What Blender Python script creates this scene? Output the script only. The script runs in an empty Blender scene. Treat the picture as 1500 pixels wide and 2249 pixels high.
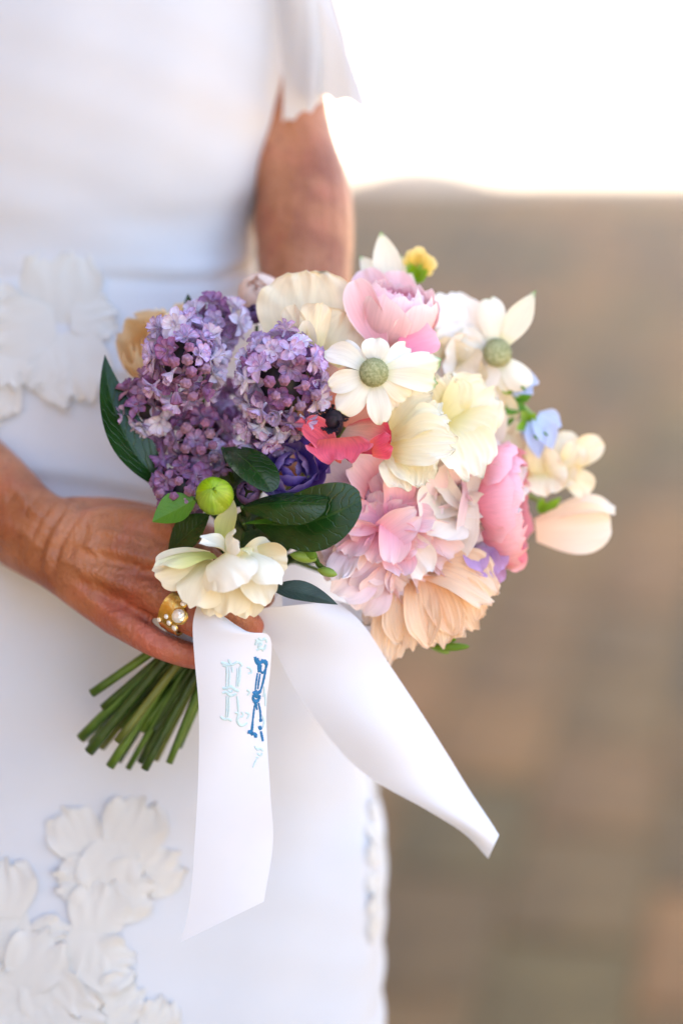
import bpy, bmesh, math, random
import numpy as np
from mathutils import Vector, Matrix
from mathutils.bvhtree import BVHTree

SC = bpy.context.scene
COL = SC.collection
R = math.radians

# ------------------------------------------------------------------ camera
PITCH = R(15); DIST = 1.40; FZ = 0.98
FWD = Vector((0, math.cos(PITCH), -math.sin(PITCH)))
UP = Vector((0, math.sin(PITCH), math.cos(PITCH)))
RT = Vector((1, 0, 0))
CAMP = Vector((0, 0, FZ)) - FWD * DIST
cd = bpy.data.cameras.new("camera"); cam = bpy.data.objects.new("camera", cd); COL.objects.link(cam)
cam.location = CAMP; cam.rotation_euler = (math.pi/2 - PITCH, 0, 0)
cd.sensor_fit = 'VERTICAL'; cd.sensor_height = 36; cd.sensor_width = 24; cd.lens = 90
cd.clip_start = 0.05; cd.clip_end = 2000
cd.dof.use_dof = True; cd.dof.focus_distance = DIST + 0.002; cd.dof.aperture_fstop = 2.0; cd.dof.aperture_blades = 0
SC.camera = cam
# ------------------------------------------------------------------ sky, sun, exposure
SUNV = Vector((-0.45, 0.35, 0.82)).normalized()          # towards the sun
w = bpy.data.worlds.new("World"); SC.world = w; w.use_nodes = True
wn = w.node_tree.nodes; wl = w.node_tree.links
bg = wn["Background"]; bg.inputs[1].default_value = 0.09
sky = wn.new("ShaderNodeTexSky"); sky.sky_type = 'NISHITA'; sky.sun_disc = False
sky.sun_elevation = math.asin(SUNV.z); sky.sun_rotation = math.atan2(SUNV.x, SUNV.y)
sky.air_density = 1.0; sky.dust_density = 3.0; sky.ozone_density = 1.0
wl.new(sky.outputs[0], bg.inputs[0])
sd = bpy.data.lights.new("sun", 'SUN'); sd.energy = 4.6; sd.angle = R(0.5); sd.color = (1, .95, .88)
sun = bpy.data.objects.new("sun", sd); COL.objects.link(sun)
sun.rotation_euler = SUNV.to_track_quat('Z', 'Y').to_euler()
vs = SC.view_settings
vs.view_transform = 'Standard'; vs.look = 'None'; vs.gamma = 1; vs.use_curve_mapping = False
vs.exposure = 3.2
try:
    vs.use_white_balance = True; vs.white_balance_temperature = 7000; vs.white_balance_tint = 10
except Exception:
    pass
SC.cycles.use_denoising = True
SC.cycles.max_bounces = 8; SC.cycles.diffuse_bounces = 5; SC.cycles.transmission_bounces = 6
SC.cycles.sample_clamp_indirect = 6
SC.cycles.caustics_reflective = False; SC.cycles.caustics_refractive = False

# ------------------------------------------------------------------ helpers
PXM = 0.56 / 2249.0                                       # metres per photo pixel in the focus plane
def P(px, py, d=0):                                       # d: millimetres behind the focus plane
    D = DIST + d/1000.0; s = PXM * D / DIST
    return CAMP + FWD*D + RT*((px-750)*s) + UP*((1124.5-py)*s)
def V(u, v, w): return RT*u + UP*v - FWD*w                # right, up, towards the camera
def rng(seed): return random.Random(seed)
def lin(c):
    if isinstance(c, str): c = [int(c[i:i+2], 16) for i in (0, 2, 4)]
    return tuple(((x/255)/12.92 if x/255 <= .04045 else ((x/255+.055)/1.055)**2.4) for x in c) + (1,)

def link(name, me, parent=None, mat=None, loc=None):
    o = bpy.data.objects.new(name, me); COL.objects.link(o)
    if mat is not None and me is not None:
        if not me.materials: me.materials.append(mat)
    if parent is not None: o.parent = parent
    if loc is not None: o.location = loc
    return o
def thing(name, label, cat, loc, group=None):
    o = bpy.data.objects.new(name, None); COL.objects.link(o); o.location = loc
    o.empty_display_size = .01
    o["label"] = label; o["category"] = cat
    if group: o["group"] = group
    return o
def gridmesh(name, pts, org, closed=False):
    """pts: (nv,nu,3) world -> mesh local to org, uv = (s,t)"""
    nv, nu, _ = pts.shape
    co = (pts.reshape(-1, 3) - np.array(org)).astype(np.float32)
    f = []
    for j in range(nv-1):
        for i in range(nu-1 if not closed else nu):
            a = j*nu+i; b = j*nu+(i+1) % nu
            f.append((a, b, b+nu, a+nu))
    me = bpy.data.meshes.new(name); me.from_pydata(co.tolist(), [], f)
    uv = me.uv_layers.new(name="UVMap")
    vi = np.empty(len(me.loops), np.int32); me.loops.foreach_get("vertex_index", vi)
    U = np.stack([(vi % nu)/(nu-1), (vi//nu)/(nv-1)], 1).astype(np.float32)
    uv.data.foreach_set("uv", U.ravel())
    me.polygons.foreach_set("use_smooth", [True]*len(me.polygons)); me.update()
    return me
def pymesh(name, v, f, smooth=True):
    me = bpy.data.meshes.new(name); me.from_pydata([tuple(x) for x in v], [], f)
    me.polygons.foreach_set("use_smooth", [smooth]*len(me.polygons)); me.update(); return me
def catmull(pts, n):
    p = [np.array(x, float) for x in pts]; p = [2*p[0]-p[1]] + p + [2*p[-1]-p[-2]]
    m = len(p)-3; out = []
    for k in range(n):
        x = k/(n-1)*m; i = min(int(x), m-1); t = x-i
        a, b, c, d = p[i:i+4]
        out.append(.5*((2*b)+(-a+c)*t+(2*a-5*b+4*c-d)*t*t+(-a+3*b-3*c+d)*t**3))
    return np.array(out)
def tube(pts, rad, seg=8, n=None, caps=True):
    """pts world, rad list -> verts, faces (closed)"""
    pts = np.array([tuple(x) for x in pts], float); rad = np.array(rad, float)
    if n:
        q = catmull(np.concatenate([pts, rad[:, None]], 1), n); pts, rad = q[:, :3], q[:, 3]
    T = np.gradient(pts, axis=0); T /= np.linalg.norm(T, axis=1)[:, None]+1e-12
    if caps:
        P0, R0, T0 = [], [], []
        for a in (1.0, .94, .7, .35): pass
        for h in (.999, .9, .6, .3):
            P0.append(pts[0]-T[0]*rad[0]*h); R0.append(rad[0]*math.sqrt(max(1-h*h, .002))); T0.append(T[0])
        P1 = [pts[-1]+T[-1]*rad[-1]*h for h in (.3, .6, .9, .999)]
        R1 = [rad[-1]*math.sqrt(max(1-h*h, .002)) for h in (.3, .6, .9, .999)]
        pts = np.concatenate([P0, pts, P1]); rad = np.concatenate([R0, rad, R1]); T = np.concatenate([T0, T, [T[-1]]*4])
    ref = np.array([0.31, .2, .93]); N = None; v = []
    for k in range(len(pts)):
        N = (ref if N is None else N); N = N - T[k]*np.dot(N, T[k]); N /= np.linalg.norm(N)+1e-12
        B = np.cross(T[k], N)
        for i in range(seg):
            a = 2*math.pi*i/seg; v.append(pts[k]+rad[k]*(math.cos(a)*N+math.sin(a)*B))
    f = []
    m = len(pts)
    for k in range(m-1):
        for i in range(seg):
            a = k*seg+i; b = k*seg+(i+1) % seg; f.append((a, b, b+seg, a+seg))
    f.append(tuple(range(seg))[::-1]); f.append(tuple(range((m-1)*seg, m*seg)))
    return v, f
def tubes_mesh(name, lst, org):
    VV, FF = [], []
    for v, f in lst:
        b = len(VV); VV += [np.array(x)-np.array(org) for x in v]; FF += [tuple(i+b for i in q) for q in f]
    return pymesh(name, VV, FF)

# ------------------------------------------------------------------ materials
def newmat(name):
    m = bpy.data.materials.new(name); m.use_nodes = True
    return m, m.node_tree.nodes, m.node_tree.links, m.node_tree.nodes["Principled BSDF"]
def ramp(n, stops):
    r = n.new("ShaderNodeValToRGB"); e = r.color_ramp.elements
    while len(e) < len(stops): e.new(0.5)
    for k, (p, c) in enumerate(stops): e[k].position = p; e[k].color = lin(c)
    return r
def mixc(n, l, fac, a, b, mode='MIX'):
    x = n.new("ShaderNodeMix"); x.data_type = 'RGBA'; x.blend_type = mode
    for s, val in ((x.inputs[0], fac), (x.inputs[6], a), (x.inputs[7], b)):
        if isinstance(val, bpy.types.NodeSocket): l.new(val, s)
        elif isinstance(val, (int, float)): s.default_value = val
        else: s.default_value = lin(val)
    return x.outputs[2]
def petal_mat(name, stops, edge=None, edgew=.35, vein=.12, veinf=26, transl=.35, rough=.55, jit=.06, spec=.25, bump=.25, tint=None):
    """stops along the petal from base (0) to tip (1); edge colour along the rim; fine veins run lengthwise"""
    m, n, l, b = newmat(name)
    uv = n.new("ShaderNodeUVMap"); sx = n.new("ShaderNodeSeparateXYZ"); l.new(uv.outputs[0], sx.inputs[0])
    r = ramp(n, stops); l.new(sx.outputs[1], r.inputs[0]); c = r.outputs[0]
    def math_(op, a, bb=None):
        x = n.new("ShaderNodeMath"); x.operation = op
        for i, val in enumerate((a, bb)):
            if val is None: continue
            if isinstance(val, bpy.types.NodeSocket): l.new(val, x.inputs[i])
            else: x.inputs[i].default_value = val
        return x.outputs[0]
    oi = n.new("ShaderNodeObjectInfo")
    mp = n.new("ShaderNodeCombineXYZ"); l.new(math_('MULTIPLY', sx.outputs[0], veinf), mp.inputs[0]); l.new(math_('MULTIPLY', sx.outputs[1], 2.2), mp.inputs[1])
    l.new(math_('MULTIPLY', oi.outputs["Random"], 50.0), mp.inputs[2])
    nz = n.new("ShaderNodeTexNoise"); nz.inputs["Scale"].default_value = 1; nz.inputs["Detail"].default_value = 3; l.new(mp.outputs[0], nz.inputs[0])
    if edge:
        a = math_('ABSOLUTE', math_('SUBTRACT', sx.outputs[0], .5)); a = math_('MULTIPLY', a, 2.0)
        a = math_('POWER', math_('MAXIMUM', a, sx.outputs[1]), 1.0)
        mr = n.new("ShaderNodeMapRange"); mr.inputs[1].default_value = 1-edgew; mr.inputs[2].default_value = 1.0; l.new(a, mr.inputs[0])
        c = mixc(n, l, math_('MULTIPLY', mr.outputs[0], .85), c, edge)
    tc = n.new("ShaderNodeTexCoord"); bl = n.new("ShaderNodeTexNoise"); bl.inputs["Scale"].default_value = 60; bl.inputs["Detail"].default_value = 2
    l.new(tc.outputs["Object"], bl.inputs[0])
    if tint: 
        t2 = ramp(n, [(0.42, "000000"), (.68, "ffffff")]); l.new(bl.outputs[0], t2.inputs[0]); c = mixc(n, l, math_('MULTIPLY', t2.outputs[0], .6), c, tint)
    vr = ramp(n, [(.3, [255*(1-vein*.55)]*3), (.62, [255]*3)]); l.new(nz.outputs[0], vr.inputs[0])
    c = mixc(n, l, 1.0, c, vr.outputs[0], 'MULTIPLY')
    hs = n.new("ShaderNodeHueSaturation"); l.new(c, hs.inputs["Color"])
    v = math_('ADD', math_('MULTIPLY', oi.outputs["Random"], 2*jit), 1-jit); l.new(v, hs.inputs["Value"])
    v2 = math_('ADD', math_('MULTIPLY', math_('FRACT', math_('MULTIPLY', oi.outputs["Random"], 7.3)), 3*jit), 1-1.5*jit); l.new(v2, hs.inputs["Saturation"])
    c = hs.outputs[0]
    l.new(c, b.inputs["Base Color"]); b.inputs["Roughness"].default_value = rough; b.inputs["Specular IOR Level"].default_value = spec
    bp = n.new("ShaderNodeBump"); bp.inputs["Strength"].default_value = bump*.6; bp.inputs["Distance"].default_value = .0008; l.new(nz.outputs[0], bp.inputs["Height"])
    l.new(bp.outputs[0], b.inputs["Normal"])
    if transl:
        tr = n.new("ShaderNodeBsdfTranslucent"); l.new(c, tr.inputs[0]); l.new(bp.outputs[0], tr.inputs["Normal"])
        mx = n.new("ShaderNodeMixShader"); mx.inputs[0].default_value = transl
        l.new(b.outputs[0], mx.inputs[1]); l.new(tr.outputs[0], mx.inputs[2]); l.new(mx.outputs[0], n["Material Output"].inputs[0])
    return m
def plain_mat(name, c1, c2=None, scale=40, rough=.5, metal=0, spec=.4, bump=0, bscale=None, sss=0, detail=4):
    m, n, l, b = newmat(name)
    tc = n.new("ShaderNodeTexCoord"); nz = n.new("ShaderNodeTexNoise"); nz.inputs["Scale"].default_value = scale; nz.inputs["Detail"].default_value = detail
    l.new(tc.outputs["Object"], nz.inputs[0])
    r = ramp(n, [(.35, c1), (.65, c2 or c1)]); l.new(nz.outputs[0], r.inputs[0]); l.new(r.outputs[0], b.inputs["Base Color"])
    b.inputs["Roughness"].default_value = rough; b.inputs["Metallic"].default_value = metal; b.inputs["Specular IOR Level"].default_value = spec
    if bump:
        n2 = n.new("ShaderNodeTexNoise"); n2.inputs["Scale"].default_value = bscale or scale; n2.inputs["Detail"].default_value = 4; l.new(tc.outputs["Object"], n2.inputs[0])
        bp = n.new("ShaderNodeBump"); bp.inputs["Strength"].default_value = bump; bp.inputs["Distance"].default_value = .001
        l.new(n2.outputs[0], bp.inputs["Height"]); l.new(bp.outputs[0], b.inputs["Normal"])
    if sss: b.inputs["Subsurface Weight"].default_value = sss; b.inputs["Subsurface Radius"].default_value = (.006, .003, .0015); b.inputs["Subsurface Scale"].default_value = 1
    return m
def skin_mat():
    m, n, l, b = newmat("skin")
    tc = n.new("ShaderNodeTexCoord")
    def noise(s, d=4, vec=None):
        x = n.new("ShaderNodeTexNoise"); x.inputs["Scale"].default_value = s; x.inputs["Detail"].default_value = d
        l.new(vec or tc.outputs["Object"], x.inputs[0]); return x.outputs[0]
    r = ramp(n, [(.3, "8e5034"), (.5, "ab6c48"), (.7, "bd7e5a")]); l.new(noise(26, 5), r.inputs[0])
    fr = ramp(n, [(.56, "000000"), (.70, "ffffff")]); l.new(noise(150, 3), fr.inputs[0])
    mm = n.new("ShaderNodeMath"); mm.operation = 'MULTIPLY'; mm.inputs[1].default_value = .45; l.new(fr.outputs[0], mm.inputs[0])
    c = mixc(n, l, mm.outputs[0], r.outputs[0], "7d4029")
    rd = ramp(n, [(.52, "000000"), (.75, "ffffff")]); l.new(noise(45, 2), rd.inputs[0])
    m2 = n.new("ShaderNodeMath"); m2.operation = 'MULTIPLY'; m2.inputs[1].default_value = .35; l.new(rd.outputs[0], m2.inputs[0])
    c = mixc(n, l, m2.outputs[0], c, "b8604c")
    at = n.new("ShaderNodeAttribute"); at.attribute_name = "redness"
    c = mixc(n, l, at.outputs["Fac"], c, "b8584e")
    l.new(c, b.inputs["Base Color"]); b.inputs["Roughness"].default_value = .42; b.inputs["Specular IOR Level"].default_value = .45
    b.inputs["Subsurface Weight"].default_value = .05; b.inputs["Subsurface Radius"].default_value = (.006, .002, .001); b.inputs["Subsurface Scale"].default_value = .6
    mp = n.new("ShaderNodeMapping"); mp.inputs["Rotation"].default_value = (0, R(55), 0); mp.inputs["Scale"].default_value = (260, 60, 60); l.new(tc.outputs["Object"], mp.inputs[0])
    n1 = noise(1, 3, mp.outputs[0]); n2 = noise(420, 3)
    ad = n.new("ShaderNodeMath"); ad.operation = 'ADD'; l.new(n1, ad.inputs[0]); l.new(n2, ad.inputs[1])
    bp = n.new("ShaderNodeBump"); bp.inputs["Strength"].default_value = .8; bp.inputs["Distance"].default_value = .0014; l.new(ad.outputs[0], bp.inputs["Height"]); l.new(bp.outputs[0], b.inputs["Normal"])
    return m
def leaf_mat(name, dark, light, back, rough=.3, transl=.15, spec=.5):
    m, n, l, b = newmat(name)
    uv = n.new("ShaderNodeUVMap"); sx = n.new("ShaderNodeSeparateXYZ"); l.new(uv.outputs[0], sx.inputs[0])
    # side veins: bands of t minus |s|
    def math_(op, a, bb=None):
        x = n.new("ShaderNodeMath"); x.operation = op
        for i, val in enumerate((a, bb)):
            if val is None: continue
            if isinstance(val, bpy.types.NodeSocket): l.new(val, x.inputs[i])
            else: x.inputs[i].default_value = val
        return x.outputs[0]
    a = math_('ABSOLUTE', math_('SUBTRACT', sx.outputs[0], .5))
    ph = math_('MULTIPLY', math_('SUBTRACT', sx.outputs[1], math_('MULTIPLY', a, .55)), 62.0)
    nv_ = n.new("ShaderNodeTexNoise"); nv_.inputs["Scale"].default_value = 5; l.new(uv.outputs[0], nv_.inputs[0]); si = math_('SINE', math_('ADD', ph, math_('MULTIPLY', nv_.outputs[0], 11.0))); vein = math_('POWER', math_('MAXIMUM', si, 0.0), 14.0)
    mid = math_('LESS_THAN', a, .018); vv = math_('MAXIMUM', math_('MULTIPLY', vein, .55), mid)
    tc = n.new("ShaderNodeTexCoord"); nz = n.new("ShaderNodeTexNoise"); nz.inputs["Scale"].default_value = 70; nz.inputs["Detail"].default_value = 4; l.new(tc.outputs["Object"], nz.inputs[0])
    r = ramp(n, [(.35, dark), (.7, light)]); l.new(nz.outputs[0], r.inputs[0])
    c = mixc(n, l, math_('MULTIPLY', vv, .16), r.outputs[0], back)
    g = n.new("ShaderNodeNewGeometry"); c = mixc(n, l, math_('MULTIPLY', g.outputs["Backfacing"], .7), c, back)
    l.new(c, b.inputs["Base Color"]); b.inputs["Roughness"].default_value = rough; b.inputs["Specular IOR Level"].default_value = spec
    h = math_('ADD', math_('MULTIPLY', vv, -.8), math_('MULTIPLY', nz.outputs[0], .5))
    bp = n.new("ShaderNodeBump"); bp.inputs["Strength"].default_value = .5; bp.inputs["Distance"].default_value = .0008; l.new(h, bp.inputs["Height"]); l.new(bp.outputs[0], b.inputs["Normal"])
    tr = n.new("ShaderNodeBsdfTranslucent"); l.new(c, tr.inputs[0]); mx = n.new("ShaderNodeMixShader"); mx.inputs[0].default_value = transl
    l.new(b.outputs[0], mx.inputs[1]); l.new(tr.outputs[0], mx.inputs[2]); l.new(mx.outputs[0], n["Material Output"].inputs[0])
    return m
def cloth_mat(name, c, rough=.75, weave=1400, bump=.25, sheen=.2, transl=.1, spec=.2):
    m, n, l, b = newmat(name)
    tc = n.new("ShaderNodeTexCoord"); nz = n.new("ShaderNodeTexNoise"); nz.inputs["Scale"].default_value = weave; nz.inputs["Detail"].default_value = 2; l.new(tc.outputs["Object"], nz.inputs[0])
    n3 = n.new("ShaderNodeTexNoise"); n3.inputs["Scale"].default_value = 9; n3.inputs["Detail"].default_value = 4; l.new(tc.outputs["Object"], n3.inputs[0])
    cc = [int(c[i:i+2], 16) for i in (0, 2, 4)]
    r = ramp(n, [(.3, [x*.965 for x in cc]), (.7, cc)]); l.new(n3.outputs[0], r.inputs[0])
    l.new(r.outputs[0], b.inputs["Base Color"]); b.inputs["Roughness"].default_value = rough; b.inputs["Sheen Weight"].default_value = sheen; b.inputs["Specular IOR Level"].default_value = spec
    bp = n.new("ShaderNodeBump"); bp.inputs["Strength"].default_value = bump; bp.inputs["Distance"].default_value = .0006; l.new(nz.outputs[0], bp.inputs["Height"]); l.new(bp.outputs[0], b.inputs["Normal"])
    tr = n.new("ShaderNodeBsdfTranslucent"); l.new(r.outputs[0], tr.inputs[0]); mx = n.new("ShaderNodeMixShader"); mx.inputs[0].default_value = transl
    l.new(b.outputs[0], mx.inputs[1]); l.new(tr.outputs[0], mx.inputs[2]); l.new(mx.outputs[0], n["Material Output"].inputs[0])
    return m

M = {}
M['skin'] = skin_mat()
M['dress'] = cloth_mat("dress_cloth", "d6d8dd", transl=.06)
M['sleeve'] = cloth_mat("sleeve_cloth", "e0e2e4", transl=.4)
M['applique'] = cloth_mat("applique_cloth", "dbd9d4", transl=.08, weave=900)
M['ribbon'] = cloth_mat("satin_ribbon", "eaeef8", rough=.42, weave=2600, bump=.08, sheen=.1, transl=.12, spec=.4)
M['thread_blue'] = plain_mat("blue_thread", "1a6fa8", "2484be", 900, rough=.5, bump=.5, bscale=2500)
M['thread_aqua'] = plain_mat("aqua_thread", "c4e2ea", "d2eaf0", 900, rough=.5, bump=.5, bscale=2500)
M['gold'] = plain_mat("gold", "dcb860", "e8ca84", 300, rough=.26, metal=1, bump=.3, bscale=700)
M['stone'] = plain_mat("clear_stone", "fbfbf8", "ffffff", 300, rough=.05, metal=.35, spec=1)
M['stem'] = plain_mat("green_stem", "3d5a1c", "5f7c2c", 55, rough=.42, bump=.3, bscale=300)
M['stem_dark'] = plain_mat("dark_stem", "263d15", "3f5820", 55, rough=.42, bump=.3, bscale=300)
M['stem_olive'] = plain_mat("olive_stem", "4f5c24", "6a7230", 55, rough=.42, bump=.3, bscale=300)
M['stem_light'] = plain_mat("light_stem", "7b9a3d", "93ab4e", 55, rough=.42, bump=.3, bscale=300)
M['leaf'] = leaf_mat("glossy_leaf", "14330f", "1d4517", "5d7c3a", rough=.24)
M['leaf_fresh'] = leaf_mat("fresh_leaf", "4f8a1f", "659c2a", "8fb548", rough=.4, transl=.3)
M['leaf_grey'] = leaf_mat("grey_leaf", "2d4038", "3c5148", "66786c", rough=.35)

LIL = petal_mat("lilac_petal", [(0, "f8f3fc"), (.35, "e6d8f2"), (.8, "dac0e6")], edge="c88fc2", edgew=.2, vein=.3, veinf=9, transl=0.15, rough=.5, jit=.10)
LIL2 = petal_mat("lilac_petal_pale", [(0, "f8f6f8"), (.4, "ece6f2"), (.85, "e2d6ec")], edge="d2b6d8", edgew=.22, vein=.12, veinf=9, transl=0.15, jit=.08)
LIL3 = petal_mat("lilac_petal_mauve_shade", [(0, "e0cadc"), (.4, "bc96c0"), (.85, "b080ae")], edge="a06092", edgew=.25, vein=.35, veinf=9, transl=0.15, jit=.1)  # mauve of its own, plus shade of the lower head put into the colour
BUD = petal_mat("lilac_bud", [(0, "a27694"), (.5, "b485a6"), (1, "c498b6")], edge="c498b6", edgew=.25, vein=.3, veinf=8, transl=.2, jit=.12, spec=.1)
CREAM = petal_mat("cream_petal", [(0, "eedf9c"), (.35, "f5e8c6"), (.8, "f7ead0")], edge="f4e2bc", edgew=.15, vein=.07, veinf=22, transl=0.22, jit=.02)
POPPY_Y = petal_mat("pale_yellow_petal", [(0, "f5e89c"), (.35, "faf3d0"), (.8, "fbf7e4")], vein=.04, veinf=34, transl=0.25, jit=.03)
FLAN = petal_mat("flannel_petal", [(0, "e3e6b8"), (.16, "f3efdf"), (.86, "f5f0e2"), (1, "d4d8b0")], vein=.06, veinf=12, transl=0.15, rough=.7, jit=.02, spec=.15)
FLAN_G = petal_mat("flannel_petal_green_tip", [(0, "e3e6b8"), (.16, "f3efdf"), (.80, "f2efdc"), (.97, "7fae62")], vein=.06, veinf=12, transl=.25, rough=.7, jit=.02, spec=.15)
PINK = petal_mat("pink_petal", [(0, "fbb0bc"), (.5, "fdc6cd"), (.95, "fddadd")], edge="fde6e6", edgew=.12, vein=.08, veinf=24, transl=0.2, jit=.05)
PINK_D = petal_mat("bright_pink_petal", [(0, "fb90aa"), (.5, "fda9bc"), (.95, "fdc4d0")], vein=.08, veinf=24, transl=0.2, jit=.05)
BLUSH = petal_mat("blush_petal", [(0, "fac6d2"), (.35, "fbdde2"), (.9, "fcedee")], vein=.06, veinf=26, transl=0.2, jit=.03)
BLUSHP = petal_mat("blush_pink_petal", [(0, "f99fb6"), (.4, "fbc0cd"), (.9, "fce0e4")], vein=.08, veinf=26, transl=0.2, jit=.04)
WBLUSH = petal_mat("white_blush_petal", [(0, "fbeadc"), (.4, "fcf3e6"), (.9, "fcf6ec")], vein=.05, veinf=26, transl=0.2, jit=.02)
PEACH = petal_mat("peach_petal", [(0, "fcc898"), (.4, "fddab6"), (.9, "fee7d0")], vein=.08, veinf=46, transl=0.25, jit=.03, bump=.5)
PEACHP = petal_mat("peach_pink_petal", [(0, "f5d2ba"), (.5, "f7dcca"), (1, "f9e6d8")], vein=.06, transl=.35, jit=.03)
PEACHC = petal_mat("peach_cream_petal", [(0, "f9dcc0"), (.5, "fbe8d2"), (1, "fbf0dc")], vein=.06, transl=0.2, jit=.02)
ORANGE = petal_mat("apricot_petal", [(0, "f8c070"), (.4, "fbd89c"), (.9, "fde8bf")], vein=.1, transl=.4, jit=.05)
CORAL = petal_mat("coral_petal", [(0, "f0c4b0"), (.45, "f2a596"), (.72, "ef6478"), (1, "ee4f68")], edge="f0506a", edgew=.3, vein=.14, veinf=30, transl=0.2, jit=.03, bump=.5)
CORALF = petal_mat("coral_petal_full", [(0, "f0705f"), (.4, "ee5a70"), (1, "f06a80")], edge="f58a98", edgew=.12, vein=.16, veinf=30, transl=0.2, jit=.03, bump=.5)
SALMON = petal_mat("salmon_petal", [(0, "ef9a86"), (.6, "f4b4a0"), (1, "f3c2ae")], vein=.08, transl=.35, jit=.03)
VIOLET = petal_mat("violet_petal", [(0, "6248a0"), (.5, "7d62bd"), (1, "a08ad0")], edge="b39ddc", edgew=.12, vein=.14, veinf=28, transl=.3, jit=.06)
VIOLET_L = petal_mat("light_violet_petal", [(0, "e2d0e0"), (.4, "c29ad0"), (1, "ceaadc")], vein=.1, transl=0.2, jit=.06)
BLUE = petal_mat("pale_blue_petal", [(0, "c6d6ee"), (.5, "c2d2f4"), (1, "b2c4ee")], edge="d6dcf4", edgew=.2, vein=.1, transl=0.2, jit=.04)
GARD = petal_mat("gardenia_petal", [(0, "eee6b0"), (.25, "f2ead0"), (.9, "f6f2e4")], vein=.04, veinf=14, transl=0.12, rough=.42, jit=.02, spec=.35, bump=.12)
GARD_Y = petal_mat("gardenia_petal_cream", [(0, "e9dca0"), (.35, "efe2bb"), (.9, "f3ead0")], vein=.05, veinf=14, transl=0.15, rough=.42, jit=.02, spec=.35, bump=.12)
GARD_G = petal_mat("gardenia_petal_green", [(0, "c8d86a"), (.45, "e2e39a"), (.9, "f2edcc")], vein=.06, veinf=14, transl=.25, rough=.42, jit=.02, bump=.12)
SEPAL = petal_mat("lime_bud_scale", [(0, "6d9a14"), (.5, "86b11c"), (1, "9dc22c")], vein=.3, veinf=18, transl=.12, rough=.38, jit=.04, spec=.4, tint="b9c23e", bump=.6)
SEPAL_P = petal_mat("purple_bud_scale", [(0, "3c2a40"), (.5, "5b4068"), (1, "7a6090")], vein=.15, transl=.1, jit=.05)
YEL = petal_mat("yellow_petal", [(0, "d8c83c"), (.4, "f2d96c"), (1, "f6e2a4")], vein=.08, transl=.35, jit=.04)
GREENP = petal_mat("green_calyx", [(0, "6f9a24"), (.6, "86b032"), (1, "9cc04c")], vein=.1, transl=.2, jit=.06)
M['disc'] = plain_mat("flannel_disc", "959a6c", "c2c298", 700, rough=.85, spec=.1)
M['anther'] = plain_mat("dark_anther", "17131f", "2c2438", 500, rough=.6)
M['core'] = plain_mat("lilac_shade_core", "33273a", "37362a", 120, rough=.7)  # dark colour stands in for the shade in the gaps between florets

# ------------------------------------------------------------------ setting: ground, pavers, unseen shading roof and fill wall
def ground_mat():
    m, n, l, b = newmat("pale_concrete")
    tc = n.new("ShaderNodeTexCoord"); nz = n.new("ShaderNodeTexNoise"); nz.inputs["Scale"].default_value = .9; nz.inputs["Detail"].default_value = 6; l.new(tc.outputs["Object"], nz.inputs[0])
    r = ramp(n, [(.35, "b8ac9c"), (.65, "cbc1b2")]); l.new(nz.outputs[0], r.inputs[0]); l.new(r.outputs[0], b.inputs["Base Color"]); b.inputs["Roughness"].default_value = .9
    return m
def paver_mat():
    m, n, l, b = newmat("brick_paver")
    oi = n.new("ShaderNodeObjectInfo"); g = n.new("ShaderNodeNewGeometry")
    a = n.new("ShaderNodeMath"); a.operation = 'ADD'; l.new(oi.outputs["Random"], a.inputs[0]); l.new(g.outputs["Random Per Island"], a.inputs[1])
    fr = n.new("ShaderNodeMath"); fr.operation = 'FRACT'; l.new(a.outputs[0], fr.inputs[0])
    r = ramp(n, [(0, "5a4a30"), (.2, "94703c"), (.4, "785f36"), (.6, "a07240"), (.8, "826a36"), (1, "4c422f")]); l.new(fr.outputs[0], r.inputs[0])
    tc = n.new("ShaderNodeTexCoord"); nz = n.new("ShaderNodeTexNoise"); nz.inputs["Scale"].default_value = 14; nz.inputs["Detail"].default_value = 6; l.new(tc.outputs["Object"], nz.inputs[0])
    r2 = ramp(n, [(.3, "c8c4c0"), (.7, "ffffff")]); l.new(nz.outputs[0], r2.inputs[0])
    c = mixc(n, l, 1.0, r.outputs[0], r2.outputs[0], 'MULTIPLY'); l.new(c, b.inputs["Base Color"]); b.inputs["Roughness"].default_value = .8
    bp = n.new("ShaderNodeBump"); bp.inputs["Strength"].default_value = .4; bp.inputs["Distance"].default_value = .004; l.new(nz.outputs[0], bp.inputs["Height"]); l.new(bp.outputs[0], b.inputs["Normal"])
    return m
M['concrete'] = ground_mat(); M['paver'] = paver_mat()
M['sand'] = plain_mat("joint_sand", "7d6a4c", "8a7656", 60, rough=.95)
M['wall'] = plain_mat("fill_wall_brown", "a07c4e", "ae8a5a", 3, rough=.9)
M['roof'] = plain_mat("shade_roof_brown", "8a7a68", "9c8b76", 8, rough=.8)
SHY = 9.1                                                    # where the roof's shadow ends on the ground
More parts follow.
